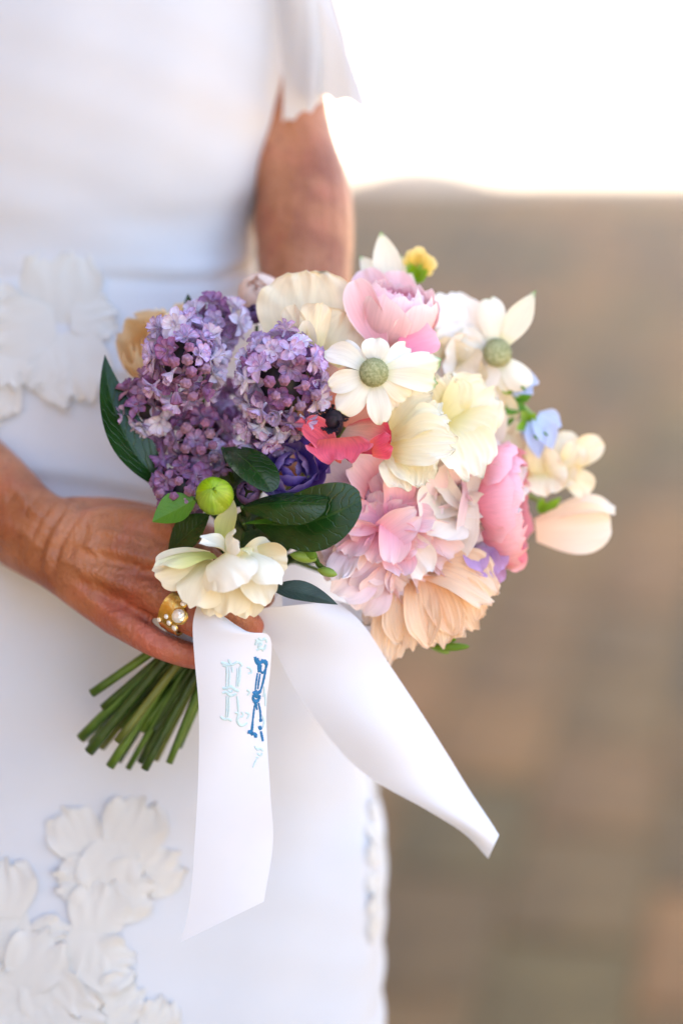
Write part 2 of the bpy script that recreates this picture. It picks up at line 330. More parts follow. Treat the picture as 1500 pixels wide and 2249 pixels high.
def build_ground():
    me = pymesh("ground", [(-300, -300, -.009), (300, -300, -.009), (300, 600, -.009), (-300, 600, -.009)], [(0, 1, 2, 3)], False)
    o = link("ground", me, None, M['sand']); o["kind"] = "structure"
    me = bpy.data.meshes.new("terrace"); bm = bmesh.new(); bmesh.ops.create_cube(bm, size=1)
    for v in bm.verts: v.co = Vector((v.co.x*300, SHY-.3+ (v.co.y+.5)*300, -.03+v.co.z*.068))
    bm.to_mesh(me); bm.free(); t = link("sunlit_terrace", me, None, M['concrete']); t["kind"] = "structure"
    # pavers
    bw, bl, gap = .18, .36, .007
    bm = bmesh.new(); bmesh.ops.create_cube(bm, size=1)
    for v in bm.verts: v.co = Vector((v.co.x*(bw-gap), v.co.y*(bl-gap), v.co.z*.05))
    bmesh.ops.bevel(bm, geom=[e for e in bm.edges if all(v.co.z > 0 for v in e.verts)], offset=.006, segments=1, affect='EDGES')
    me = bpy.data.meshes.new("paver"); bm.to_mesh(me); bm.free()
    pv = bpy.data.objects.new("paving", None); COL.objects.link(pv); pv["kind"] = "structure"
    a = R(10); ca, sa = math.cos(a), math.sin(a); rr = rng(5); L = []
    for i in range(-45, 46):
        for j in range(-8, 34):
            x = i*bw; y = (j+(.5 if i % 2 else 0))*bl
            X = x*ca + y*sa; Y = -x*sa + y*ca
            if -3.2 < X < 4.2 and -2.2 < Y < SHY-.55:
                q = Vector((X, Y, 0))-CAMP; dep = q.dot(FWD)
                vis = False
                if dep > .2:
                    px = q.dot(RT)/dep*DIST/PXM+750; py = 1124.5-q.dot(UP)/dep*DIST/PXM
                    vis = 700 < px < 1700 and 350 < py < 2450
                L.append((0 if vis else 1, dep if vis else abs(X-.5)+abs(Y-3), X, Y))
    L.sort()
    rest = []
    for k, (_, _, X, Y) in enumerate(L):
        z = -.025+rr.uniform(-.002, .002)
        mt = Matrix.Translation((X, Y, z)) @ Matrix.Rotation(-a+rr.uniform(-.006, .006), 4, 'Z') @ Matrix.Rotation(rr.uniform(-.006, .006), 4, 'X')
        if k < 290:
            o = link("paver", me, pv, M['paver']); o.matrix_local = mt
        else: rest.append(mt)
    bm = bmesh.new()
    for mt in rest:
        tmp = me.copy(); tmp.transform(mt); bm.from_mesh(tmp); bpy.data.meshes.remove(tmp)
    m2 = bpy.data.meshes.new("outlying_pavers"); bm.to_mesh(m2); bm.free()
    o = link("outlying_pavers", m2, pv, M['paver']); o["kind"] = "stuff"
    # unseen roof added over the subject to shade it and the paving
    h = 3.0; sy = SUNV.y/SUNV.z*h; sx = SUNV.x/SUNV.z*h
    y1 = SHY+sy
    pts = [(-7, -.45), (-.25, -.45), (-.25, y1)]
    for k in range(13):                                       # rounded bulge added to the far edge to shape the shadow line
        u = k/12; pts.append((.62+sx-.62*u, y1+.62*math.sin(math.pi*u)**1.4))
    pts += [(-7, y1)]
    pts = [p for p in pts]
    n = len(pts); v = [(x, y, h) for x, y in pts]+[(x, y, h+.12) for x, y in pts]
    f = [tuple(range(n))[::-1], tuple(range(n, 2*n))]+[(i, (i+1) % n, (i+1) % n+n, i+n) for i in range(n)]
    wv = [(x, y, z) for x in (-1.75, -1.5) for y in (-4, y1-.2) for z in (-.05, h-.02)]
    wf = [(0, 1, 3, 2), (4, 6, 7, 5), (0, 4, 5, 1), (2, 3, 7, 6), (1, 5, 7, 3), (0, 2, 6, 4)]
    o = link("unseen_fill_wall", pymesh("unseen_fill_wall", wv, wf, False), None, M['wall']); o["kind"] = "structure"  # unseen wall added to block sky from the left and bounce warm fill
    o = link("unseen_shade_roof", pymesh("unseen_shade_roof", v, f, False), None, M['roof']); o["kind"] = "structure"
build_ground()

# ------------------------------------------------------------------ petals
def fprof(t, m, bw, p):
    t = np.asarray(t, float)
    lo = bw+(1-bw)*np.sin(np.pi/2*np.clip(t/m, 0, 1))
    x = np.clip((t-m)/(1-m), 0, 1)
    hi = np.sqrt(np.maximum(1-x**2, 0)) if p == 2 else (1-x**p)
    return np.where(t < m, lo, hi)
def petal(F, name, mat, base, tip, wid, n=(0, 0, 1), m=.6, bw=.3, p=2, bend=0., curl=0., cup=.1, ruf=0., rf=6, jag=0., crk=0., ck=20, fold=0., side=0., nu=11, nv=13, seed=0, parent=None, raw=False, thick=0):
    rr = rng(seed*7919+int(base[0])*31+int(tip[1])); b = P(*base) if not raw else Vector(base); e = P(*tip) if not raw else Vector(tip)
    y = e-b; L = y.length; y.normalize()
    z = V(*n) if not raw else Vector(n); z = (z-y*z.dot(y)).normalized(); x = y.cross(z)
    W = wid*PXM*(1 if raw else (1+base[2]/1400))
    t = (1-np.cos(np.linspace(0, 1, nv)*np.pi*.5*1.0)); t = .45*np.linspace(0, 1, nv)+.55*np.sin(np.linspace(0, 1, nv)*np.pi/2); t[-1] = .5*t[-1]+.5*t[-2] if p == 2 else 1.
    s = np.linspace(-1, 1, nu); S, T = np.meshgrid(s, t)
    f = fprof(T, m, bw, p)
    th = np.arctan2(S*f, T-.3); ph = [rr.uniform(0, 6.28) for _ in range(6)]
    ew = np.clip(np.maximum(np.abs(S)**3*np.clip(T*1.6, 0, 1), T**4), 0, 1)
    wave = np.sin(rf*th+ph[0])+.5*np.sin(rf*1.9*th+ph[1])+.35*np.sin(rf*.55*th+ph[2])
    Z = bend*L*4*T*(1-T)+curl*L*T**3+cup*W*(S*f)**2*np.clip(T*2, 0, 1)+fold*W*np.abs(S)*f
    Z = Z+ruf*PXM*ew*wave
    if crk: Z = Z+crk*PXM*np.clip(T*1.3, 0, 1)*(np.sin(ck*S+3*np.sin(T*3+ph[3])+ph[4]+2.2*np.sin(3.7*S+ph[2]))*(.6+.4*np.sin(2.9*S+5*T+ph[1]))+.6*np.sin(ck*1.73*S+2*np.sin(T*4.1+ph[5])+1.5*np.sin(2.3*S+ph[0])))
    Tj = T*(1+jag*T**3*(np.sin(rf*1.1*th+ph[3])+.7*np.sin(rf*2.3*th+ph[5])))
    X = S*f*W/2*(1+.0*T)+side*L*4*T*(1-T)
    bb = np.array(b); pts = bb+X[..., None]*np.array(x)+(Tj*L)[..., None]*np.array(y)+Z[..., None]*np.array(z)
    par = parent or F
    org = F.matrix_basis.translation
    return link(name, gridmesh(name, pts, org), par, mat)
def shell(F, name, mat, c, axis, Rp, az, azw, th0, th1, flare=0., ruf=0., rf=7, rnd=.3, sz=1., crk=0., ck=22, nu=11, nv=11, seed=0, roll=0., jag=0., parent=None):
    """a cupped petal lying on a sphere of radius Rp px about c: azimuth az +- azw, polar angle th0 (base) .. th1 (rim)"""
    rr = rng(seed*131+int(c[0])); C = np.array(P(*c)); Z = V(*axis).normalized()
    X = V(0, 1, 0); X = (X-Z*X.dot(Z)); X = X.normalized() if X.length > .05 else V(1, 0, 0); Y = Z.cross(X)
    Rm = Rp*PXM*(1+c[2]/1400); s = np.linspace(-1, 1, nu); t = np.linspace(0, 1, nv); S, T = np.meshgrid(s, t)
    ph = [rr.uniform(0, 6.28) for _ in range(6)]
    wv = np.sin(rf*S+ph[0])+.6*np.sin(rf*1.8*S+ph[1])+.3*np.sin(rf*3.3*S+ph[2])
    th = R(th0)+(R(th1)-R(th0))*T*(1-rnd*np.abs(S)**3)*(1+jag*T**3*wv)
    A = R(az)+R(azw)*S*(.35+.65*np.clip(T*1.7, 0, 1))
    r = Rm*(1+flare*T**3)+ruf*PXM*wv*np.maximum(T**4, np.abs(S)**4*T)+roll*Rm*np.abs(S)**2
    if crk: r = r+crk*PXM*np.clip(T*1.3, 0, 1)*(np.sin(ck*S+2*np.sin(T*3+ph[3]))+.6*np.sin(ck*1.7*S+ph[4]+2*np.sin(T*4)))
    pts = C+(r*np.sin(th)*np.cos(A))[..., None]*np.array(X)+(r*np.sin(th)*np.sin(A))[..., None]*np.array(Y)+(r*np.cos(th)*sz)[..., None]*np.array(Z)
    return link(name, gridmesh(name, pts, F.matrix_basis.translation), parent or F, mat)
STEM_ENDS = [(178, 1622, 50), (196, 1652, 40), (222, 1640, 62), (242, 1684, 38), (262, 1672, 66), (282, 1688, 48), (318, 1690, 34), (342, 1668, 60), (372, 1676, 40), (300, 1655, 78), (215, 1610, 82), (352, 1640, 84), (258, 1630, 30), (392, 1640, 58), (330, 1620, 90), (236, 1600, 52), (290, 1610, 60), (375, 1600, 75), (200, 1632, 66), (310, 1675, 55)]
_si = [0]
def stem(F, base, r=9, mat='stem', mid=None):
    k = _si[0]; _si[0] += 1
    e = STEM_ENDS[k % len(STEM_ENDS)]; e = (e[0], e[1], e[2]+18); rr = rng(k+40)
    if k >= len(STEM_ENDS): e = (e[0]+rr.uniform(15, 45), e[1]-rr.uniform(70, 120), 62)
    # the grip: stems cross inside the hand
    u = (e[0]-290)/110; g = (470+u*30+rr.uniform(-8, 8), 1372+u*22+rr.uniform(-8, 8), 50+(e[2]-55)*.3+rr.uniform(-4, 4))
    up = (560+(base[0]-700)*.22, 1215+(base[1]-1000)*.10, 62+rr.uniform(-6, 6))
    pts = [base]+([mid] if mid else [])+[up, g, e]
    rad = [r*.7]*(len(pts)-2)+[max(r, 8)*1.05+rr.uniform(-1.5, 2), max(r, 8)*1.15+rr.uniform(-2, 2.5)]
    q = catmull(np.array([list(p)+[rad[i]] for i, p in enumerate(pts)]), 26)
    v, f = tube([P(*x[:3]) for x in q], [x[3]*PXM for x in q], 8, caps=False)
    return link("stem", tubes_mesh("stem", [(v, f)], F.matrix_basis.translation), F, M[['stem', 'stem_dark', 'stem_olive', 'stem', 'stem_dark'][k % 5]])
def tubepart(F, name, pts, rad, mat, parent=None, n=14, seg=7):
    v, f = tube([P(*p) for p in pts], [r*PXM for r in rad], seg, n=n)
    return link(name, tubes_mesh(name, [(v, f)], F.matrix_basis.translation), parent or F, mat)

FG = "flowers in the bouquet"
# ------------------------------------------------------------------ lilacs
def local_petal(L, W, tilt, az, m=.6, bw=.35, curl=0., cup=.15, nu=5, nv=6, z0=0., p=2):
    t = np.linspace(0, 1, nv); s = np.linspace(-1, 1, nu); S, T = np.meshgrid(s, t); f = fprof(T, m, bw, p)
    rise = R(tilt)+curl*T
    dt = 1/(nv-1)
    ry = np.cumsum(np.cos(rise)*dt, 0)-np.cos(rise[0])*dt; rz = np.cumsum(np.sin(rise)*dt, 0)-np.sin(rise[0])*dt
    x = S*f*W/2; y = ry*L+.06*L; z = rz*L+cup*W*(S*f)**2+z0
    a = az; X = x*math.cos(a)-y*math.sin(a); Y = x*math.sin(a)+y*math.cos(a)
    return np.stack([X, Y, z], -1)
def join_grids(name, grids):
    VV, FF, UU = [], [], []
    for g in grids:
        nv, nu, _ = g.shape; b = len(VV); VV += g.reshape(-1, 3).tolist()
        for j in range(nv-1):
            for i in range(nu-1):
                q = (j*nu+i, j*nu+i+1, (j+1)*nu+i+1, (j+1)*nu+i); FF.append(tuple(b+k for k in q))
                UU += [((k % nu)/(nu-1), (k//nu)/(nv-1)) for k in q]
    me = bpy.data.meshes.new(name); me.from_pydata(VV, [], FF); uv = me.uv_layers.new(name="UVMap")
    uv.data.foreach_set("uv", np.array(UU, np.float32).ravel()); me.polygons.foreach_set("use_smooth", [True]*len(FF)); me.update(); return me
def floret_mesh(k, openness):
    rr = rng(900+k); g = []; L = 35*PXM; W = 23*PXM
    off = rr.uniform(0, 6)
    for i in range(5): g.append(local_petal(L*rr.uniform(.9, 1.1), W*rr.uniform(.9, 1.1), (8 if openness > .5 else 48)+rr.uniform(-9, 12), off+i*1.2566+rr.uniform(-.15, .15), curl=rr.uniform(-.5, .5)+(0 if openness > .5 else .55), cup=rr.uniform(.2, .5)))
    for i in range(5): g.append(local_petal(L*rr.uniform(.7, .92), W*rr.uniform(.72, .95), (26 if openness > .5 else 62)+rr.uniform(-8, 16), off+.63+i*1.2566+rr.uniform(-.2, .2), curl=rr.uniform(-.3, .7)+(0 if openness > .5 else .6), cup=rr.uniform(.3, .6), z0=.001))
    for i in range(rr.choice([2, 3, 4])): g.append(local_petal(L*rr.uniform(.4, .62), W*rr.uniform(.45, .6), 52+rr.uniform(-10, 20), rr.uniform(0, 6.28), curl=rr.uniform(.2, 1.0), cup=.35, z0=.0015))
    # corolla tube
    a = np.linspace(0, 2*np.pi, 7); tb = np.stack([np.stack([2.6e-4*6*np.cos(a)*q, 2.6e-4*6*np.sin(a)*q, np.full(7, zz)], -1) for zz, q in ((-.005, .55), (-.002, .7), (.0005, 1.1))])
    g.append(tb)
    return join_grids("floret", g)
def bud_mesh(k):
    """a closed double bud: a ball of bulging overlapping petal lumps"""
    rr = rng(700+k); r = 15*PXM; cs = []
    for n, th in ((4, 30), (6, 80)):
        o = rr.uniform(0, 6)
        for i in range(n):
            a = o+i*2*math.pi/n; t = R(th+rr.uniform(-8, 8)); cs.append((math.sin(t)*math.cos(a), math.sin(t)*math.sin(a), math.cos(t), rr.uniform(.5, .62)))
    cs = np.array(cs); nv, nu = 17, 25; g = np.zeros((nv, nu, 3))
    for j in range(nv):
        th = math.pi*.93*j/(nv-1)
        for i in range(nu):
            a = 2*math.pi*i/(nu-1); d = np.array([math.sin(th)*math.cos(a), math.sin(th)*math.sin(a), math.cos(th)])
            ang = np.arccos(np.clip(cs[:, :3]@d, -1, 1))/cs[:, 3]; h = np.max(np.sqrt(np.maximum(0, 1-ang**2)))
            q = r*(.66+.36*h)*(1 if th < 1.9 else 1-.28*(th-1.9)); g[j, i] = d*q*np.array([1, 1, 1.12])+np.array([0, 0, r*.6])
    a = np.linspace(0, 2*np.pi, 7); tb = np.stack([np.stack([.0012*np.cos(a)*q, .0012*np.sin(a)*q, np.full(7, zz)], -1) for zz, q in ((-.007, .6), (-.004, .8), (0, 1.3))])
    return join_grids("bud", [g, tb])
FLO = [floret_mesh(k, 1) for k in range(7)]; HALF = [floret_mesh(20+k, 0) for k in range(4)]; BUDS = [bud_mesh(k) for k in range(4)]
def with_mat(me, mat):
    c = me.copy(); c.materials.clear(); c.materials.append(mat); return c
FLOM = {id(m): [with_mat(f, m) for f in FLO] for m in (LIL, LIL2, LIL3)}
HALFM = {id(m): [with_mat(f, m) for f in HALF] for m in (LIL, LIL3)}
BUDM = [with_mat(f, BUD) for f in BUDS]
def lilac(label, ells, mats, seed, nbud, stembase, size=1.0):
    """ells: (px,py,d, rx,ry,rz, apex(u,v,w) or None)"""
    F = thing("lilac_cluster", label, "lilac", P(*stembase), FG); rr = rng(seed); org = F.location
    placed = []
    def put(me, name, pos, nrm, sc):
        z = nrm.normalized(); q = z.to_track_quat('Z', 'Y').to_matrix().to_4x4()
        o = link(name, me, F); o.matrix_local = Matrix.Translation(pos-org) @ q @ Matrix.Rotation(rr.uniform(0, 6.28), 4, 'Z') @ Matrix.Scale(sc, 4)
    cores = []
    for ei, (px, py, d, rx, ry, rz, apex) in enumerate(ells):
        C = P(px, py, d); s = PXM*(1+d/1400)
        ap = V(*apex).normalized() if apex else None
        def surf(u): return C+RT*(u[0]*rx*s)+UP*(u[1]*ry*s)-FWD*(u[2]*rz*s)
        def nr(u): return (RT*(u[0]/rx)+UP*(u[1]/ry)-FWD*(u[2]/rz)).normalized()
        def inside(p):
            for (qx, qy, qd, ax, ay, az_, _) in ells[:ei]+ells[ei+1:]:
                c2 = P(qx, qy, qd); v = p-c2; k = PXM*(1+qd/1400)
                if (v.dot(RT)/(ax*k))**2+(v.dot(UP)/(ay*k))**2+(v.dot(FWD)/(az_*k))**2 < .80: return True
            return False
        if ap:
            cnt = 0; tr = 0
            while cnt < nbud and tr < 400:
                tr += 1
                v = (ap+Vector((rr.gauss(0, .24), rr.gauss(0, .24), rr.gauss(0, .24)))).normalized(); u = (v.dot(RT), v.dot(UP), -v.dot(FWD)); p = surf(u)+nr(u)*(.0015+.002*rr.random())
                if all((p-q).length > 23*s for q, _ in placed):
                    placed.append((p, 15)); put(rr.choice(BUDM), "bud", p, nr(u)+Vector((rr.uniform(-.3, .3),)*3), rr.uniform(.72, .96)*size); cnt += 1
        for tr in range(1500):
            v = Vector((rr.gauss(0, 1), rr.gauss(0, 1), rr.gauss(0, 1))).normalized(); u = (v.dot(RT), v.dot(UP), -v.dot(FWD))
            if u[2] < -.45: continue
            p = surf(u)
            if inside(p): continue
            ca = v.dot(ap) if ap else .5
            if all((p-q).length > (36 if r_ > 20 else 29)*s for q, r_ in placed):
                placed.append((p, 30))
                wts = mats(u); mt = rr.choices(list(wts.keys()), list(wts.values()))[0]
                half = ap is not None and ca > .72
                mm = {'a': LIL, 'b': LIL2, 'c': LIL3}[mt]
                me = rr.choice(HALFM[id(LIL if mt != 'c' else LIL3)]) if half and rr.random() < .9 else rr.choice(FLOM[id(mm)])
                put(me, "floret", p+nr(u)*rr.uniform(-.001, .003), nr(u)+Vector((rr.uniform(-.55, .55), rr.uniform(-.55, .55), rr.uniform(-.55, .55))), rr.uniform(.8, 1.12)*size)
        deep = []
        for tr in range(500):                                  # deeper florets, mostly darkened mauve: inner shade put into their colour
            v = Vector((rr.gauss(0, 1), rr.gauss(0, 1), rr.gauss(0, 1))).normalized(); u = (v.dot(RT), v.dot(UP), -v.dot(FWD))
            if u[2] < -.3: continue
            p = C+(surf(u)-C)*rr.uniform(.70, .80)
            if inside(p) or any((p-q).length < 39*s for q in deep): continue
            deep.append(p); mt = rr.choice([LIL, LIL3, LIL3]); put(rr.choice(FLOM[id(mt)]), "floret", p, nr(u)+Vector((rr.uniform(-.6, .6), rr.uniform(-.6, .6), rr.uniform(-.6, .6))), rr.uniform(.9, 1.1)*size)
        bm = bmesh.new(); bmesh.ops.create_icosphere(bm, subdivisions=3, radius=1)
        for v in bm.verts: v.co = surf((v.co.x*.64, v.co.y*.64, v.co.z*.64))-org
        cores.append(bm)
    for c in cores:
        me = bpy.data.meshes.new("panicle_shade_core"); c.to_mesh(me); c.free(); link("panicle_shade_core", me, F, M['core'])
    stem(F, stembase, 10, 'stem_dark')
    return F
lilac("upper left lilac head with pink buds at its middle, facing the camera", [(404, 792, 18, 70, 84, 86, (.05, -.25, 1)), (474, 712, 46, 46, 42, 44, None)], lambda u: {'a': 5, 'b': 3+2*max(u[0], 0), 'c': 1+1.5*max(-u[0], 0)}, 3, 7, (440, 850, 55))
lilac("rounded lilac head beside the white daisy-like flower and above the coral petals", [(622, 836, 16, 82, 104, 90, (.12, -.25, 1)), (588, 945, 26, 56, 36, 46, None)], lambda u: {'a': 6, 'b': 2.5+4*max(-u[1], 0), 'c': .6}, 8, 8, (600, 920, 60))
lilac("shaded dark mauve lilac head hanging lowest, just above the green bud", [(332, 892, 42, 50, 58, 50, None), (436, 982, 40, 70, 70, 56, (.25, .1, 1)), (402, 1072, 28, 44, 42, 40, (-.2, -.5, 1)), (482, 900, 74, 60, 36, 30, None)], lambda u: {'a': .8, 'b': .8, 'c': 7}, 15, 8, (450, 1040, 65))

# ------------------------------------------------------------------ flower builders
def flannel(label, c, petals, stembase, tilt=(0, 0, 1), rdisc=31):
    F = thing("flannel_flower", label, "flower", P(*stembase), FG)
    Z = V(*tilt).normalized(); C = P(*c); s = PXM*(1+c[2]/1400)
    for k, q in enumerate(petals):
        (tx, ty, td, wd, g, kw) = q
        dx, dy = tx-c[0], ty-c[1]; L = math.hypot(dx, dy)
        b = (c[0]+dx/L*rdisc*.72, c[1]+dy/L*rdisc*.72, c[2]+5)
        kk = dict(m=.62, bw=.34, bend=.07, cup=(.16, -.12, .05, -.18)[k % 4], curl=-.10, ruf=3.2, rf=4, jag=.02, crk=.9, ck=5, seed=k); kk.update(kw)
        petal(F, "petal", FLAN_G if g else FLAN, b, (tx, ty, td), wd, **kk)
    # domed disc made of tiny packed florets
    v, f = [], []; X = V(0, 1, 0); X = (X-Z*X.dot(Z)).normalized(); Y = Z.cross(X); rr = rng(3)
    nring, nseg = 14, 28
    for j in range(nring):
        th = R(112)*j/(nring-1)
        for i in range(nseg):
            a = 2*math.pi*i/nseg; r = rdisc*s
            v.append(C+r*.98*math.sin(th)*(math.cos(a)*X+math.sin(a)*Y)+Z*(r*.52*math.cos(th)))
    for j in range(nring-1):
        for i in range(nseg): f.append((j*nseg+i, j*nseg+(i+1) % nseg, (j+1)*nseg+(i+1) % nseg, (j+1)*nseg+i))
    N = 620
    for k in range(N):
        th = math.acos(1-k/N*1.3); a = k*2.39996; r = rdisc*s
        n = (math.sin(th)*(math.cos(a)*X+math.sin(a)*Y)+Z*math.cos(th)); p = C+r*.98*math.sin(th)*(math.cos(a)*X+math.sin(a)*Y)+Z*(r*.52*math.cos(th))
        t1 = n.orthogonal().normalized(); t2 = n.cross(t1); b = len(v); q = 1.35*s
        hh = rr.uniform(1.5, 4.2)*s; jx = t1*rr.uniform(-.8, .8)*s+t2*rr.uniform(-.8, .8)*s
        v += [p+t1*q, p-t1*q*.5+t2*q*.87, p-t1*q*.5-t2*q*.87, p+n*hh+jx]; f += [(b, b+1, b+3), (b+1, b+2, b+3), (b+2, b, b+3)]
    link("disc", pymesh("disc", [x-F.location for x in v], f), F, M['disc'])
    stem(F, stembase, 7)
    return F
flannel("cream daisy-like flower with round green centre in front, between lilac and yellow petals", (821, 818, -2), [
    (712, 772, 4, 54, 0, dict(side=.10, curl=-.12, n=(0, .25, 1))), (745, 748, 12, 50, 0, dict(side=-.05, curl=-.2)), (826, 741, 2, 62, 0, dict(curl=-.2, n=(0, .4, 1))),
    (975, 792, 20, 60, 1, dict()), (965, 842, 18, 52, 1, dict()), (902, 876, 14, 48, 0, {}),
    (838, 932, 0, 54, 0, dict(curl=-.08)), (748, 905, -2, 66, 0, dict(curl=-.1)), (722, 848, 0, 52, 0, dict(curl=-.1)), (868, 905, 16, 44, 0, {}), (900, 755, 18, 42, 0, {})], (822, 835, 30))
flannel("cream daisy-like flower at the right with one long green-tipped petal pointing up", (1092, 775, 72), [
    (1175, 640, 70, 58, 1, dict(m=.5, p=1.6, curl=.02, bw=.4)), (1074, 655, 72, 62, 0, dict(m=.7, curl=-.2, bw=.5)), (1012, 722, 76, 48, 0, dict(side=-.12, curl=-.15)),
    (1160, 850, 74, 62, 0, dict(m=.6, side=.05)), (1120, 862, 80, 36, 0, {}), (1085, 868, 78, 40, 0, {}), (1055, 850, 82, 44, 0, {}), (1030, 800, 84, 44, 0, {})], (1085, 800, 100), tilt=(.25, .15, 1))
F = thing("flannel_flower", "cream pointed flower seen from the side at the very top of the bouquet", "flower", P(850, 625, 80), FG)
for k, (b, t, wd, g) in enumerate([((862, 640, 76), (836, 508, 74), 62, 1), ((850, 640, 80), (790, 562, 84), 48, 1), ((880, 640, 78), (905, 600, 76), 44, 0), ((868, 640, 90), (880, 560, 96), 50, 1), ((840, 650, 86), (815, 585, 92), 46, 0)]):
    petal(F, "petal", FLAN_G if g else FLAN, b, t, wd, m=.5, bw=.5, p=1.6, cup=.14, seed=k)
stem(F, (860, 640, 84), 6)
F = thing("yellow_blossom", "small yellow budding blossom with green base at the top of the bouquet", "flower", P(915, 615, 84), FG)
for k, (tx, ty, td, wd) in enumerate([(900, 548, 80, 34), (922, 540, 78, 36), (945, 560, 80, 36), (958, 572, 84, 34), (890, 562, 86, 30), (930, 556, 92, 34), (950, 590, 86, 32)]):
    petal(F, "petal", YEL, (914, 596, 84), (tx, ty, td), wd, m=.68, bw=.3, cup=.3, bend=.1, seed=k)
for k, (tx, ty) in enumerate([(893, 572), (905, 580), (925, 578), (940, 590)]): petal(F, "sepal", GREENP, (913, 618, 84), (tx, ty, 79), 24, p=1.5, m=.4, bw=.5, cup=.2, seed=k)
tubepart(F, "stem", [(913, 612, 85), (890, 640, 90), (850, 720, 100), (720, 980, 90), (575, 1210, 66)], [7, 6, 6, 6, 6], M['stem_light'])

# cream sweet pea (ruffled) at the top
F = thing("sweet_pea", "large ruffled cream sweet pea right of the lilacs, in front of the arm", "flower", P(690, 770, 40), FG)
petal(F, "banner", CREAM, (682, 768, 40), (668, 596, 42), 222, n=(-.05, .15, 1), m=.58, bw=.62, cup=.05, ruf=13, rf=10, crk=3.4, ck=6.5, jag=.012, curl=.08, nu=41, nv=24, seed=1)
petal(F, "banner", CREAM, (712, 790, 36), (770, 690, 36), 150, n=(.25, .1, 1), m=.6, bw=.5, cup=.08, ruf=8, rf=8, crk=2.5, ck=6, nu=27, nv=18, seed=3)
petal(F, "wing", CREAM, (668, 770, 22), (640, 668, 20), 62, n=(-.55, .1, .8), m=.62, bw=.45, cup=.3, ruf=9, rf=5, nu=27, nv=18, seed=5)
petal(F, "wing", CREAM, (690, 768, 20), (702, 664, 14), 76, n=(.35, .25, .9), m=.62, bw=.45, cup=-.25, ruf=11, rf=5, nu=27, nv=18, seed=6)
petal(F, "keel", POPPY_Y, (676, 775, 24), (672, 702, 12), 44, m=.55, cup=.5, seed=7)
stem(F, (692, 772, 46), 6)
# peach rose half hidden behind it
def rosette(name, label, c, axis, Rp, layers, mat, seed, stembase=None, sr=8, inner=None, flare=.08, ruf=2., sz=1., crk=0., jag=.0, cat="flower"):
    """layers: list of (count, radius factor, th0, th1, azw)"""
    F = thing(name, label, cat, P(*(stembase or c)), FG); rr = rng(seed); az = rr.uniform(0, 360)
    for li, (n, rf_, th0, th1, aw) in enumerate(layers):
        mt = inner if (inner and li < len(layers)*.45) else mat
        for k in range(n):
            az += 360/n+rr.uniform(-8, 8)
            shell(F, "petal", mt, c, (axis[0]+rr.uniform(-.05, .05), axis[1]+rr.uniform(-.05, .05), axis[2]), Rp*rf_*rr.uniform(.97, 1.03), az, aw*rr.uniform(.9, 1.1), th0, th1+rr.uniform(-5, 5), flare=flare*(.3+li/len(layers)), ruf=ruf, sz=sz, crk=crk, seed=seed*50+li*10+k, roll=-.04, jag=jag)
        az += 40
    if stembase: stem(F, stembase, sr)
    return F
rosette("peach_rose", "pale peach rounded rose half hidden behind the cream sweet pea", (572, 650, 85), (-.2, .5, 1), 48, [(3, .7, 150, 2, 75), (3, .85, 150, 8, 72), (4, 1, 150, 20, 66)], PEACHP, 21, (590, 700, 90))
rosette("pink_ranunculus", "upright pink ranunculus at the top between sweet pea and white petals", (868, 692, 44), (.22, .92, .30), 86, [(3, .34, 150, 12, 70), (3, .48, 150, 18, 65), (4, .62, 150, 26, 60), (4, .76, 150, 34, 56), (5, .9, 150, 44, 52), (5, 1.0, 150, 56, 50)], PINK, 22, (865, 765, 55), inner=PINK_D, flare=.14, ruf=4, jag=.03)
F = bpy.data.objects["pink_ranunculus"]
petal(F, "petal", PINK, (838, 762, 28), (778, 612, 30), 84, n=(-.5, .2, 1), m=.62, bw=.4, cup=.25, ruf=3, seed=3, nu=15, nv=14)
petal(F, "petal", PINK_D, (880, 762, 24), (962, 740, 30), 92, n=(.2, .6, 1), m=.6, bw=.4, cup=.22, ruf=3, seed=4, nu=15, nv=14)
petal(F, "petal", PINK, (850, 755, 60), (800, 588, 62), 96, n=(-.2, .1, 1), m=.62, bw=.4, cup=.2, ruf=3, seed=5, nu=15, nv=14)
petal(F, "petal", PINK, (870, 755, 66), (868, 592, 66), 100, n=(0, .1, 1), m=.62, bw=.4, cup=.2, ruf=3, seed=6, nu=15, nv=14)
# apricot rosette left behind the lilac
rosette("apricot_ranunculus", "yellow-orange flower peeking out behind the left of the lilacs", (345, 765, 92), (-.5, .4, .8), 74, [(3, .5, 150, 20, 65), (5, .75, 150, 35, 50), (7, 1, 150, 50, 40)], ORANGE, 23, (370, 800, 96), flare=.2, ruf=5, jag=.1)
rosette("apricot_ranunculus", "pale orange flower whose rim shows above the top of the left lilac", (415, 712, 92), (-.1, .7, .6), 46, [(4, .6, 150, 25, 60), (5, 1, 150, 45, 50)], ORANGE, 24, (430, 740, 96), flare=.15, ruf=3)

